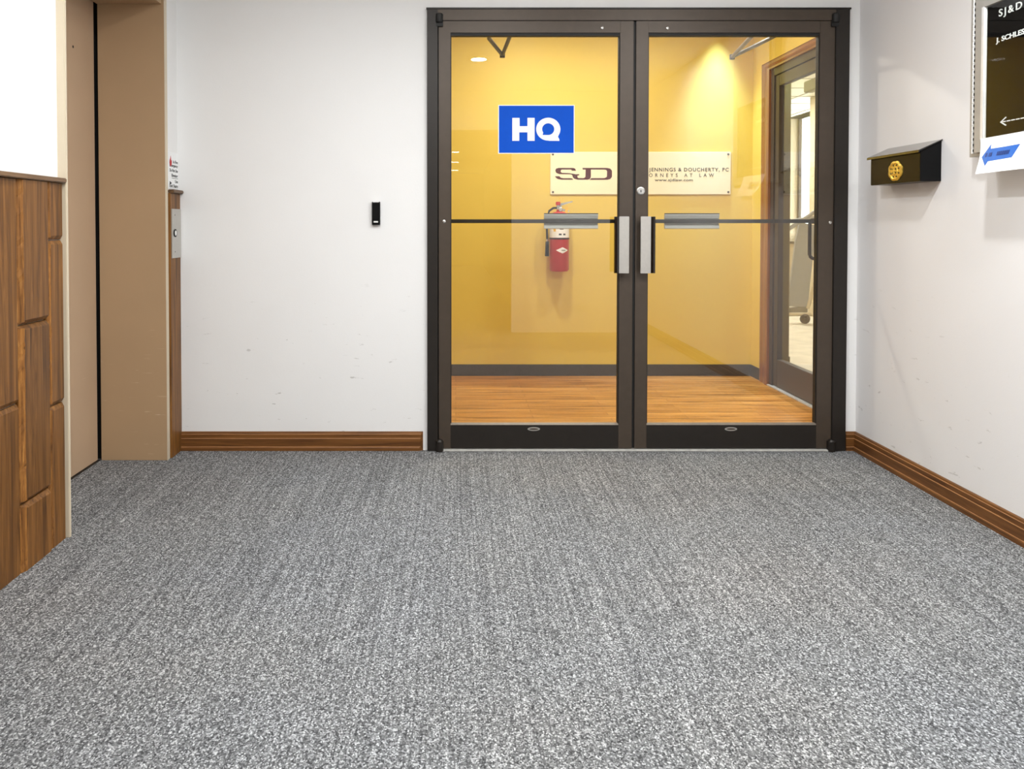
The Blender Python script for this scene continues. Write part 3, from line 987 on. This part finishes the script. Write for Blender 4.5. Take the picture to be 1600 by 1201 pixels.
sign_line('S', 964.5, 969.5, 262, 269.5, 1.15, 0.006)
sign_line('JENNINGS & DOUCHERTY, PC', 1014, 1138.5, 262, 269.5, 1.2, 0.016)
sign_line('ATT', 985, 1008, 270.8, 276.4, 1.9, 0.004)
sign_line('ORNEYS AT LAW', 1014, 1115.5, 270.8, 276.4, 1.9, 0.004, 1.6)
sign_line('www.sjdlaw.com', 1023, 1082.5, 279, 284.5, 1.05, 0.012)

# ------------------------------------------------------------------ fire extinguisher
ec = px(873.8, 398, Y=YF - 0.085)
R0 = 0.0705
zb_, zs = px(874, 423.5, Y=ec.y).z, px(874, 337, Y=ec.y).z
e = empty('fire_extinguisher', (ec.x, ec.y, zb_), 'red fire extinguisher hung on the yellow wall', 'fire extinguisher')
prof_ = [(R0 * 0.86, 0), (R0, 0.012), (R0, zs - zb_ - 0.02)]
for i in range(1, 7):
    t = i / 6 * PI / 2
    prof_.append((0.022 + (R0 - 0.022) * math.cos(t), zs - zb_ - 0.02 + 0.05 * math.sin(t)))
prof_ += [(0.02, zs - zb_ + 0.045)]
MB().lathe((ec.x, ec.y, zb_), prof_, 40).build('cylinder_body', 'red', e, smooth=True)
zl0, zl1 = px(874, 371, Y=ec.y).z, px(874, 352, Y=ec.y).z
MB().lathe((ec.x, ec.y, zl0), [(R0 + 0.0008, 0), (R0 + 0.0008, zl1 - zl0)], 40).build('label_band', 'paper', e, smooth=True)
yl = ec.y - R0 - 0.0012
for dx, dz, wdt, mt in ((-0.052, 0.03, 0.018, 'tag_yellow'), (-0.012, 0.012, 0.02, 'ink'), (0.02, 0.012, 0.018, 'ink'), (-0.006, 0.04, 0.028, 'ink')):
    th0 = dx / R0
    th1 = (dx + wdt) / R0
    rows = []
    for tt in (th0, (th0 + th1) / 2, th1):
        s_, c_ = math.sin(tt), math.cos(tt)
        r1, r2 = R0 + 0.0005, R0 + 0.0014
        hgt = 0.05 if mt == 'tag_yellow' else 0.012
        zz = zl0 + dz * (zl1 - zl0) / 0.06
        rows.append([(ec.x + s_ * r1, ec.y - c_ * r1, zz), (ec.x + s_ * r2, ec.y - c_ * r2, zz), (ec.x + s_ * r2, ec.y - c_ * r2, zz + hgt), (ec.x + s_ * r1, ec.y - c_ * r1, zz + hgt)])
    MB().rib(rows).build('label_mark', mt, e)
MB().lathe((ec.x, ec.y, zl0 - 0.012), [(R0 + 0.003, 0), (R0 + 0.003, 0.01)], 40).build('strap', 'black', e)
MB().box((ec.x - 0.02, ec.y + R0 - 0.004, zl0 - 0.03), (ec.x + 0.02, YF, zl1 + 0.03)).build('bracket', 'black', e, bevel=0.002)
# white diamond
dm = px(879, 391, Y=yl)
dmw, dmh = 0.052, 0.022
rows = []
for k_ in range(-6, 7):
    f_ = k_ / 6
    tt = (dm.x - ec.x) / R0 + f_ * dmw / R0 * 0.9
    hh = dmh * (1 - abs(f_)) + 0.0006
    s_, c_ = math.sin(tt), math.cos(tt)
    r1, r2 = R0 + 0.0002, R0 + 0.0012
    rows.append([(ec.x + s_ * r1, ec.y - c_ * r1, dm.z - hh), (ec.x + s_ * r2, ec.y - c_ * r2, dm.z - hh), (ec.x + s_ * r2, ec.y - c_ * r2, dm.z + hh), (ec.x + s_ * r1, ec.y - c_ * r1, dm.z + hh)])
MB().rib(rows).build('diamond_label', 'paper', e)
MB().box((ec.x + 0.008, yl - 0.0012, dm.z - 0.002), (ec.x + 0.036, yl + 0.002, dm.z + 0.003)).build('label_mark', 'ink', e)
# valve, lever, gauge, pin, hose
zv = zs + 0.04
vb = MB().lathe((ec.x, ec.y, zs + 0.02), [(0.02, 0), (0.02, 0.03), (0.014, 0.04), (0.016, 0.055)], 20)
vb.box((ec.x - 0.02, ec.y - 0.016, zv + 0.005), (ec.x + 0.016, ec.y + 0.016, zv + 0.03))
vb.build('valve', 'steel', e, bevel=0.002)
MB().box((ec.x - 0.026, ec.y - 0.015, zv + 0.035), (ec.x + 0.006, ec.y + 0.015, zv + 0.062)).build('valve_cap', 'red', e, bevel=0.003)
MB().slab([(ec.x - 0.022, ec.y - 0.012, zv + 0.022), (ec.x + 0.095, ec.y - 0.012, zv + 0.060), (ec.x + 0.097, ec.y - 0.012, zv + 0.068), (ec.x - 0.015, ec.y - 0.012, zv + 0.046)], (0, 0.024, 0)).build('carry_lever', 'steel', e, bevel=0.002)
MB().slab([(ec.x - 0.01, ec.y - 0.01, zv + 0.0), (ec.x + 0.07, ec.y - 0.01, zv - 0.012), (ec.x + 0.072, ec.y - 0.01, zv - 0.002), (ec.x, ec.y - 0.01, zv + 0.016)], (0, 0.02, 0)).build('squeeze_lever', 'steel', e, bevel=0.002)
MB().lathe((ec.x + 0.006, ec.y - 0.02, zv + 0.006), [(0.014, 0), (0.014, -0.008), (0.012, -0.009)], 20, 'y').build('gauge', 'alu', e)
rg = [(ec.x + 0.012 + 0.014 * math.cos(t * PI / 8), ec.y - 0.016, zv + 0.082 + 0.014 * math.sin(t * PI / 8)) for t in range(17)]
MB().tube(rg, 0.0025, 8, caps=False).build('pull_pin', 'tag_yellow', e)
MB().slab([(ec.x + 0.035, ec.y - 0.018, zv - 0.03), (ec.x + 0.058, ec.y - 0.018, zv - 0.032), (ec.x + 0.062, ec.y - 0.018, zv + 0.02), (ec.x + 0.045, ec.y - 0.018, zv + 0.03)], (0, 0.001, 0)).build('inspection_tag', 'tag_yellow', e)
hx_ = px(855, 360, Y=ec.y - 0.01).x
pts = [(ec.x - 0.018, ec.y, zv + 0.018), (ec.x - 0.045, ec.y - 0.002, zv + 0.016), (ec.x - 0.075, ec.y - 0.006, zv - 0.005), (hx_, ec.y - 0.01, zv - 0.05), (hx_ - 0.002, ec.y - 0.01, zv - 0.12), (hx_, ec.y - 0.01, px(855, 376, Y=ec.y).z)]
MB().tube(pts, 0.008, 12).build('hose', 'black', e, smooth=True)
zn1, zn0 = px(855, 377, Y=ec.y).z, px(855, 400, Y=ec.y).z
MB().tube([(hx_, ec.y - 0.01, zn1 + 0.018), (hx_, ec.y - 0.01, zn1)], 0.011, 14).build('hose_coupling', 'steel', e)
MB().tube([(hx_, ec.y - 0.01, zn1), (hx_ - 0.001, ec.y - 0.01, zn0)], [0.012, 0.0155], 14).build('nozzle', 'black', e, smooth=True)

# ------------------------------------------------------------------ side glass door of the vestibule
e = empty('trim_5', (XS, (SY0 + SY1) / 2, 0), 'orange wood casing and bronze frame of the side door', 'door frame', kind='structure')
cw = px(1190, 400, X=XS).y - SY0
cp = [(0, 0), (0.02, 0), (0.022, 0.2), (0.018, 0.35), (0.012, 0.6), (0.014, 0.85), (0.010, 1.0), (0, 1.0)]
hc = px(1190, 103, X=XS).z - szt
r0 = [(XS - a_, SY0 + b_ * cw, 0) for a_, b_ in cp]
r1 = [(XS - a_, SY0 + b_ * cw, szt + b_ * hc) for a_, b_ in cp]
MB().rib([r0, r1]).build('casing', 'casing_z', e)
r0 = [(XS - a_, SY0 + b_ * cw, szt + b_ * hc) for a_, b_ in cp]
r1 = [(XS - a_, SY1 - b_ * cw * .3, szt + b_ * hc) for a_, b_ in cp]
MB().rib([r0, r1]).build('head_casing', 'casing_y', e)
ft = 0.05
MB().box((XS - 0.004, SY0 - ft, 0), (XS + 0.11, SY0, szt)).build('jamb', 'bronze', e, bevel=0.002)
MB().box((XS - 0.004, SY1, 0), (XS + 0.11, SY1 + ft, szt)).build('jamb', 'bronze', e, bevel=0.002)
MB().box((XS - 0.004, SY1 + ft, szt - ft), (XS + 0.11, SY0 - ft, szt)).build('head', 'bronze', e, bevel=0.002)
MB().box((XS - 0.02, SY1, 0), (XS + 0.13, SY0, 0.01)).build('threshold', 'threshold', e, bevel=0.003)
dy0, dy1 = SY1 + ft + 0.003, SY0 - ft - 0.003
zt = szt - ft - 0.004
e = empty('door_4', (XS, (dy0 + dy1) / 2, 0), 'side glass door with a bronze frame and a bent pull handle', 'glass door', kind='structure')
x0, x1 = XS + 0.006, XS + 0.05
sw = 0.065
bot = px(1226, 577, X=XS).z
MB().box((x0, dy1 - sw, 0.014), (x1, dy1, zt)).build('stile', 'bronze', e, bevel=0.002)
MB().box((x0, dy0, 0.014), (x1, dy0 + sw, zt)).build('stile', 'bronze', e, bevel=0.002)
MB().box((x0, dy0 + sw, zt - 0.075), (x1, dy1 - sw, zt)).build('top_rail', 'bronze', e, bevel=0.002)
MB().box((x0, dy0 + sw, 0.014), (x1, dy1 - sw, 0.20)).build('bottom_rail', 'bronze', e, bevel=0.002)
MB().box((XS + 0.024, dy0 + sw, 0.2), (XS + 0.030, dy1 - sw, zt - 0.075)).build('glass_pane', 'glass_side', e)
hy = px(1265, 380, X=XS - 0.05).y
hz0 = px(1265, 404, X=XS - 0.05).z
hz1 = px(1265, 343, X=XS - 0.05).z
xh = XS - 0.05
pts = [(x0, hy, hz0)]
for i in range(7):
    t = i / 6 * PI / 2
    pts.append((xh + 0.03 - 0.03 * math.sin(t), hy, hz0 + 0.03 - 0.03 * math.cos(t)))
for i in range(7):
    t = i / 6 * PI / 2
    pts.append((xh + 0.03 - 0.03 * math.cos(t), hy, hz1 - 0.03 + 0.03 * math.sin(t)))
pts.append((x0, hy, hz1))
MB().tube(pts, 0.0105, 14).build('pull_handle', 'bronze_dark', e, smooth=True)
# closer on the far side, seen through the glass
cb = MB().box((x1 + 0.001, dy0 + 0.12, zt - 0.17), (x1 + 0.06, dy0 + 0.40, zt - 0.10)).build('closer', 'taupe', e, bevel=0.004)
MB().box((x1 + 0.02, dy0 + 0.24, zt - 0.22), (x1 + 0.05, dy0 + 0.28, zt - 0.17)).build('closer_spindle', 'taupe', cb, bevel=0.003)

# ------------------------------------------------------------------ room beyond the side door
RX0, RX1, RY0, RY1 = XS + 0.12, 4.86, 4.0, 12.7
RZ = px(1270, 148, Y=10.0).z
tag(MB().box((RX0 - 0.12, RY0, -0.05), (6.0, RY1 + 0.3, -0.002)).build('floor_room', 'room_floor'), 'pale floor of the room beyond the side door', 'floor', kind='structure')
tag(MB().box((RX0 - 0.1, RY0 - 0.1, RZ), (6.0, RY1 + 0.3, RZ + 0.1)).build('ceiling_room', 'tile'), 'tiled ceiling of the room beyond the side door', 'ceiling', kind='structure')
mb = MB()
for i in range(1, 13):
    mb.box((RX0, RY0 + i * 0.61, RZ - 0.004), (RX1, RY0 + i * 0.61 + 0.012, RZ - 0.0005))
for i in range(1, 5):
    mb.box((RX0 + i * 0.61, RY0, RZ - 0.0045), (RX0 + i * 0.61 + 0.012, RY1, RZ - 0.001))
tag(mb.build('trim_6', 'taupe'), 'thin grid of the tiled ceiling', 'ceiling grid', kind='structure')
wy0, wy1, wz0, wz1 = 9.6, 12.26, px(1240, 377, Y=12.2).z, px(1230, 181, Y=12.2).z
mb = MB()
mb.box((RX1, RY0, 0), (RX1 + 0.22, wy0, RZ)).box((RX1, wy1, 0), (RX1 + 0.22, RY1, RZ)).box((RX1, wy0, 0), (RX1 + 0.22, wy1, wz0)).box((RX1, wy0, wz1), (RX1 + 0.22, wy1, RZ))
tag(mb.build('wall_window', 'tan_room'), 'tan wall with the bright window', 'wall', kind='structure')
tag(MB().box((RX0 - 0.1, RY1, 0), (RX1 + 0.22, RY1 + 0.1, RZ)).build('wall_end', 'tan_room'), 'end wall of the room beyond', 'wall', kind='structure')
tag(MB().box((RX0 - 0.1, RY0 - 0.1, 0), (RX1 + 0.22, RY0, RZ)).build('wall_near', 'tan_room'), 'near wall of the room beyond', 'wall', kind='structure')
tag(MB().box((RX0 - 0.11, YF + 0.12, 0), (RX0 - 0.01, RY1, RZ)).build('wall_divider', 'tan_room'), 'dividing wall of the room beyond', 'wall', kind='structure')
e = empty('window_1', (RX1 + 0.2, (wy0 + wy1) / 2, wz0), 'bright window with a dark frame in the room beyond', 'window', kind='structure')
fx0, fx1 = RX1 + 0.17, RX1 + 0.21
mb = MB()
mb.box((fx0, wy0, wz0), (fx1, wy1, wz0 + 0.05)).box((fx0, wy0, wz1 - 0.05), (fx1, wy1, wz1)).box((fx0, wy0, wz0), (fx1, wy0 + 0.05, wz1)).box((fx0, wy1 - 0.05, wz0), (fx1, wy1, wz1))
for yy in (10.5, 11.4):
    mb.box((fx0, yy, wz0), (fx1, yy + 0.05, wz1))
mb.build('window_frame', 'bronze', e)
MB().box((fx0 + 0.015, wy0, wz0), (fx0 + 0.021, wy1, wz1)).build('pane', 'glass_side', e)
MB().box((RX1 - 0.04, wy0 - 0.05, wz0 - 0.03), (RX1 + 0.18, wy1 + 0.05, wz0)).build('window_sill', 'bronze', e)
# column and partition end
p0 = px(1264.5, 300, Y=10.22)
tag(MB().box((p0.x, 10.0, 0), (p0.x + 0.22, 10.22, RZ)).build('trim_7', 'tan_room'), 'tan square column in front of the window', 'column', kind='structure')
p1 = px(1232.5, 560, Y=6.42)
e = empty('trim_8', (2.4, 6.1, 0), 'taupe partition end seen through the side door', 'partition', kind='structure')
MB().box((RX0, 6.42, 0.1), (p1.x, 6.49, RZ)).build('panel', 'taupe', e)
MB().box((RX0, 6.41, 0), (p1.x + 0.005, 6.50, 0.1)).build('base', 'lobby_base', e)

# rolling panel
e = empty('rolling_panel', (4.05, 9.4, 0), 'grey tilted panel on a wheeled stand near the bright window', 'rolling panel')
Yp = 9.4
q = lambda u, v, y=Yp: px(u, v, Y=y)
MB().slab([q(1231, 478), q(1262, 480), q(1276, 352), q(1250, 347), q(1243, 378)], (0, 0.04, 0)).build('panel', 'grey_panel', e, bevel=0.004)
MB().slab([q(1226, 482), q(1262, 478), q(1262, 488), q(1226, 488)], (0, 0.08, 0)).build('tray', 'taupe', e, bevel=0.004)
MB().tube([q(1262, 482), q(1276, 430)], 0.02, 10).tube([q(1225, 491), q(1268, 491)], 0.02, 10).build('stand', 'tan_room', e)
MB().tube([q(1226, 362), q(1274, 330)], 0.022, 10).tube([q(1228, 346), q(1274, 340)], 0.022, 10).build('support_arm', 'grey_panel', e)
cc = px(1256.5, 500, Y=Yp)
zcst = 0.055
cs = MB().lathe((cc.x, Yp - 0.02, zcst), [(0.035, -0.015), (0.055, -0.012), (0.055, 0.012), (0.035, 0.015)], 20, 'y').build('caster', 'bronze', e, smooth=True)
MB().box((cc.x - 0.015, Yp - 0.035, zcst), (cc.x + 0.015, Yp + 0.0, px(1256, 491, Y=Yp).z)).build('fork', 'taupe', cs)
cc2 = px(1228, 500, Y=Yp)
MB().lathe((cc2.x - 0.1, Yp - 0.02, zcst), [(0.035, -0.015), (0.055, -0.012), (0.055, 0.012), (0.035, 0.015)], 20, 'y').build('caster', 'bronze', e, smooth=True)

# ------------------------------------------------------------------ mailbox on the right wall
a = px(1473.5, 217, X=XR)            # near end, top at the wall
b = px(1388, 234, X=XR)              # far end
y0, y1 = a.y, b.y
xf = XR - 0.098
zr = a.z
zf_ = px(1438, 233.5, X=xf).z
bz0 = px(1443, 282, X=xf + 0.008).z
e = empty('mailbox', (XR, (y0 + y1) / 2, bz0), 'black wall mailbox with a slanted lid and round brass emblem', 'mailbox')
xb = xf + 0.012
body = [(XR - 0.0005, bz0), (xb, bz0), (xb, zf_ - 0.006), (XR - 0.0005, zr - 0.008)]
MB().slab([(x, y0 + 0.012, z) for x, z in body], (0, y1 - y0 - 0.024, 0)).build('body', 'brown_gloss', e, bevel=0.002)
lid = [(XR - 0.0005, zr), (xf, zf_), (xf - 0.001, zf_ - 0.010), (xf + 0.003, zf_ - 0.010), (xf + 0.004, zf_ - 0.004), (XR - 0.0005, zr - 0.004)]
MB().slab([(x, y0, z) for x, z in lid], (0, y1 - y0, 0)).build('lid', 'black_gloss', e, bevel=0.0008)
side = [(XR - 0.001, bz0 - 0.001), (xb - 0.001, bz0 - 0.001), (xb - 0.001, zf_ - 0.004), (XR - 0.001, zr - 0.006)]
MB().slab([(x, y0 + 0.008, z) for x, z in side], (0, 0.004, 0)).build('end_panel', 'black', e, bevel=0.001)
# brass emblem: scalloped pierced disc
c = px(1399.5, 267, X=xb)
R1 = 0.041
em = MB()
n = 64
for ring, (ra, xo2) in enumerate(((R1 * 1.0, 0.0), (R1 * 1.0, -0.003), (R1 * 0.80, -0.006), (R1 * 0.72, -0.003), (R1 * 0.45, -0.0035), (R1 * 0.38, -0.0065), (R1 * 0.15, -0.004), (R1 * 0.06, -0.009))):
    for i in range(n):
        t = 2 * PI * i / n
        r = ra * (1 + (0.07 * abs(math.sin(4 * t)) if ring < 3 else 0.05 * math.sin(8 * t)))
        em.v.append((xb + xo2, c.y + 1.35 * r * math.cos(t), c.z + r * 1.0 * math.sin(t)))
for s in range(7):
    for i in range(n):
        j = (i + 1) % n
        em.f.append((s * n + i, s * n + j, (s + 1) * n + j, (s + 1) * n + i))
em.f.append(tuple(7 * n + i for i in range(n)))
eo = em.build('emblem', 'gold', e)
hs = MB()
for i in range(8):
    t = 2 * PI * (i + 0.5) / 8
    hs.lathe((xb - 0.0052, c.y + R1 * 0.81 * math.cos(t), c.z + R1 * 0.64 * math.sin(t)), [(0.0042, 0), (0.0042, 0.0025)], 10, 'x')
for i in range(4):
    t = 2 * PI * (i + 0.5) / 4
    hs.lathe((xb - 0.0072, c.y + R1 * 0.36 * math.cos(t), c.z + R1 * 0.29 * math.sin(t)), [(0.004, 0), (0.004, 0.003)], 10, 'x')
hs.build('emblem_hole', 'black_gloss', eo)
MB().tube([(xb - 0.008, c.y, c.z - R1 * 0.3), (xb - 0.009, c.y, c.z + R1 * 0.3)], 0.003, 8).tube([(xb - 0.008, c.y - R1 * .22, c.z), (xb - 0.008, c.y + R1 * .22, c.z)], 0.0025, 8).build('emblem_centre', 'gold', eo)

# ------------------------------------------------------------------ directory case on the right wall
xk = XR - 0.045
yk1 = px(1514.5, 246, X=xk).y          # far edge
zk0 = px(1514, 246, X=xk).z
yk0, zk1 = yk1 - 0.72, zk0 + 0.92
e = empty('directory_case', (XR, (yk0 + yk1) / 2, zk0), 'glazed black letter board in a metal case above the paper arrow', 'directory board')
MB().box((xk, yk0, zk0), (XR - 0.0005, yk1, zk1)).build('case', 'case_metal', e, bevel=0.001)
xd_ = xk - 0.014
ya = px(1523, 120, X=xd_).y            # door far edge
yi = px(1536, 150, X=xd_).y            # inner edge of the door frame
zi0 = px(1536, 216, X=xd_).z
zi1 = px(1536, 12, X=xd_).z
zd0, zd1 = zk0 + 0.012, zk1 - 0.012
yj = yk0 + (yk1 - yi)
dm_ = MB()
dm_.box((xd_, yi, zd0), (xk, ya, zd1)).box((xd_, yk0 + 0.012, zd0), (xk, yj, zd1)).box((xd_, yj, zd0), (xk, yi, zi0)).box((xd_, yj, zi1), (xk, yi, zd1))
df = dm_.build('door_frame', 'case_metal', e, bevel=0.0008)
MB().slab([(xd_ - 0.0005, yi + 0.014, zi0 - 0.002), (xd_ - 0.0005, yi + 0.001, zi0 - 0.002), (xd_ + 0.010, yi - 0.003, zi0 - 0.002), (xd_ + 0.010, yi + 0.010, zi0 - 0.002)], (0, 0, zi1 - zi0 + 0.004)).build('bevel_highlight', 'case_edge', df)  # highlight of the inner bevel, painted as a near-white strip
# knuckled hinge
hyy = px(1521, 120, X=xk - 0.004).y
hb, hd = MB(), MB()
zz = zd0
i = 0
while zz < zd1 - 0.02:
    hb.tube([(xk - 0.004, hyy, zz), (xk - 0.004, hyy, zz + 0.0195)], 0.0045, 10)
    hd.box((xk - 0.006, hyy - 0.009, zz + 0.006), (xk - 0.0005, hyy - 0.0045, zz + 0.016))
    zz += 0.021
    i += 1
hg = hb.build('hinge', 'case_edge', e)
hd.build('hinge_slots', 'black', hg)
MB().box((xk - 0.002, yj, zi0), (xk - 0.0005, yi, zi1)).build('letter_board', 'felt', e)
MB().box((xd_ + 0.004, yj, zi0), (xd_ + 0.007, yi, zi1)).build('glass_pane', 'dir_glass', df)
xt = xk - 0.002
ymin = Vector((0, -1, 0))


def dir_text(t, u0, v0, u1, hpx, heavy=0.015, sp=1.0, mat='white'):
    """letters from far end u0 to near end u1, baseline starting at pixel v0"""
    A = px(u0, v0, X=xt)
    B = px(u1, v0, X=xt)
    s = F / B.y
    lettering('lettering', t, (xt, A.y, A.z), ymin, Z_, A.y - B.y, hpx, mat, e, depth=0.0015, spacing=sp, heavy=heavy)


dir_text('SJ&D', 1561, 30, 1597, 0.034, 0.01, 1.35)
dir_text('J. SCHLES', 1556.5, 70, 1601, 0.024, 0.022)
A = px(1563, 191, X=xt)
mb = MB()
zA = A.z
mb.slab([(xt, A.y, zA), (xt, A.y - 0.03, zA + 0.016), (xt, A.y - 0.034, zA + 0.013), (xt, A.y - 0.008, zA), (xt, A.y - 0.034, zA - 0.013), (xt, A.y - 0.03, zA - 0.016)], (-0.0015, 0, 0))
for i in range(9):
    mb.box((xt - 0.0015, A.y - 0.012 - i * 0.024, zA - 0.0018), (xt, A.y - 0.030 - i * 0.024, zA + 0.0018))
mb.build('arrow', 'white', e)

# ------------------------------------------------------------------ taped paper with the blue arrow
xp0 = xd_ - 0.001
P0 = px(1532, 217, X=xp0)
P1 = px(1524, 272, X=xp0 - 0.055)
zt_, zb2 = P0.z, P1.z
yfar_t, yfar_b = P0.y, P1.y
yn = yfar_t - 0.40
nu, nv = 14, 8


def pp(s, t, off=0.0):
    """s along the sheet towards the camera, t down the sheet"""
    yt = yfar_t + (yn - yfar_t) * s
    yb_ = yfar_b + (yn + 0.01 - yfar_b) * s
    y = yt + (yb_ - yt) * t
    x = xp0 - 0.055 * t ** 1.4 - 0.003 * math.sin(3.5 * s) * t - off
    z = zt_ + (zb2 - zt_) * t + 0.004 * s
    return Vector((x, y, z))


mb = MB()
for side_ in (0, 0.0006):
    for j in range(nv + 1):
        for i in range(nu + 1):
            mb.v.append(tuple(pp(i / nu, j / nv, side_)))
k1 = (nu + 1) * (nv + 1)
for j in range(nv):
    for i in range(nu):
        q0 = j * (nu + 1) + i
        mb.f.append((q0, q0 + 1, q0 + nu + 2, q0 + nu + 1))
        mb.f.append((k1 + q0, k1 + q0 + nu + 1, k1 + q0 + nu + 2, k1 + q0 + 1))
ring = [i for i in range(nu + 1)] + [j * (nu + 1) + nu for j in range(1, nv + 1)] + [nv * (nu + 1) + i for i in range(nu - 1, -1, -1)] + [j * (nu + 1) for j in range(nv - 1, 0, -1)]
for i in range(len(ring)):
    a_, b_ = ring[i], ring[(i + 1) % len(ring)]
    mb.f.append((a_, b_, b_ + k1, a_ + k1))
po = mb.build('paper_notice', 'paper', smooth=True)
tag(po, 'white paper sheet with a blue arrow taped under the directory case', 'paper notice')


def strip_on_paper(outline_top, outline_bot, name, mat, off):
    """flat print between two rows of (s, t) points following the sheet"""
    m_ = MB()
    k_ = len(outline_top)
    for o_ in (off, off + 0.0004):
        for row in (outline_top, outline_bot):
            m_.v += [tuple(pp(s, t, o_)) for s, t in row]
    for i in range(k_ - 1):
        m_.f.append((i, i + 1, k_ + i + 1, k_ + i))
        m_.f.append((2 * k_ + i, 3 * k_ + i, 3 * k_ + i + 1, 2 * k_ + i + 1))
        m_.f.append((i, 2 * k_ + i, 2 * k_ + i + 1, i + 1))
        m_.f.append((k_ + i, k_ + i + 1, 3 * k_ + i + 1, 3 * k_ + i))
    m_.f.append((0, k_, 3 * k_, 2 * k_))
    m_.f.append((k_ - 1, 3 * k_ - 1, 4 * k_ - 1, 2 * k_ - 1))
    return m_.build(name, mat, po)


strip_on_paper([(0.042, 0.53), (0.158, 0.20), (0.159, 0.33), (0.35, 0.33), (0.574, 0.32)], [(0.042, 0.54), (0.13, 0.80), (0.158, 0.68), (0.35, 0.67), (0.518, 0.66)], 'arrow_print', 'blue_arrow', 0.0007)
# two short runs of small illegible dark print on the arrow
for a0, n_ in ((0.105, 4), (0.28, 7)):
    for k_ in range(n_):
        s0 = a0 + k_ * 0.0266
        strip_on_paper([(s0, 0.44), (s0 + 0.019, 0.44)], [(s0 - 0.003, 0.55), (s0 + 0.016, 0.55)], 'print_mark', 'blue_ink', 0.0026)

# ------------------------------------------------------------------ lamps
def downlight(x, y, z, power, col, label, lens='lens', size=0.12, spread=PI, group=None):
    e = empty('ceiling_downlight', (x, y, z), label, 'ceiling light', group)
    MB().lathe((x, y, z), [(0.062, -0.0005), (0.085, -0.0005), (0.088, -0.006), (0.062, -0.009)], 32).build('trim_ring', 'lampring', e)
    MB().lathe((x, y, z), [(0.061, -0.004), (0.061, -0.006)], 32).build('lens', lens, e)
    ld = bpy.data.lights.new('lamp', 'AREA')
    ld.shape = 'DISK'
    ld.size = size
    ld.energy = power
    ld.color = col
    ld.spread = spread
    lo = bpy.data.objects.new('lamp', ld)
    C.objects.link(lo)
    lo.parent = e
    lo.location = (0, 0, -0.012)
    return e


p = px(753, 90, Y=1.0)
for lx, ly, lb in ((0.19, 1.33, 'recessed hall ceiling light reflected in the door glass'), (0.25, 2.35, 'recessed ceiling light just before the glass doors'),
                   (-0.62, 1.33, 'added ceiling fill light beside the wood panelling'), (-0.6, 2.35, 'added ceiling fill light before the lift door'),  # from this row on, lamps added to even out the hall light
                   (1.49, 1.33, 'added ceiling fill light beside the directory case'), (1.3, 2.35, 'added ceiling fill light before the mailbox')):
    downlight(lx, ly, CEIL, HALL_POWER * (0.6 if lx < -0.3 else 1.0), (0.965, 0.985, 0.985), lb, group='recessed lights of the hall ceiling')
downlight(0.5, 5.25, CEIL2, LOBBY_WARM, (1, 0.93, 0.82), 'warm recessed ceiling light behind the blue sign', 'lens_warm')
downlight(1.3, 5.2, CEIL2, LOBBY_WARM * 0.7, (1, 0.93, 0.82), 'warm recessed ceiling light near the side door', 'lens_warm')
downlight(1.92, 6.02, CEIL2, 6.0, (0.5, 0.72, 1.0), 'cool recessed ceiling light close to the yellow wall', spread=1.0)
for yy in (-2.2, -7.2, -9.7, -12.4):
    e = empty('corridor_light', (-0.51, yy, 2.5), 'long white fluorescent fitting across the corridor ceiling', 'ceiling light', 'corridor ceiling lights')
    MB().box((-1.1, yy - 0.08, 2.46), (0.08, yy + 0.08, 2.4995)).build('housing', 'lampring', e, bevel=0.004)
    MB().box((-1.08, yy - 0.06, 2.452), (0.06, yy + 0.06, 2.4598)).build('diffuser', 'tube', e)
for lx, ly, lb in ((3.4, 6.6, 'added square fill light beyond the side door'), (3.4, 10.2, 'added square fill light near the bright window')):  # unseen panels added to brighten the far room
    e = empty('added_fill_panel', (lx, ly, RZ), lb, 'ceiling light', 'added fill lights of the far room')
    MB().box((lx - 0.31, ly - 0.31, RZ - 0.03), (lx + 0.31, ly + 0.31, RZ - 0.005)).build('housing', 'lampring', e, bevel=0.004)
    MB().box((lx - 0.28, ly - 0.28, RZ - 0.034), (lx + 0.28, ly + 0.28, RZ - 0.0302)).build('diffuser', 'fill_tube', e)
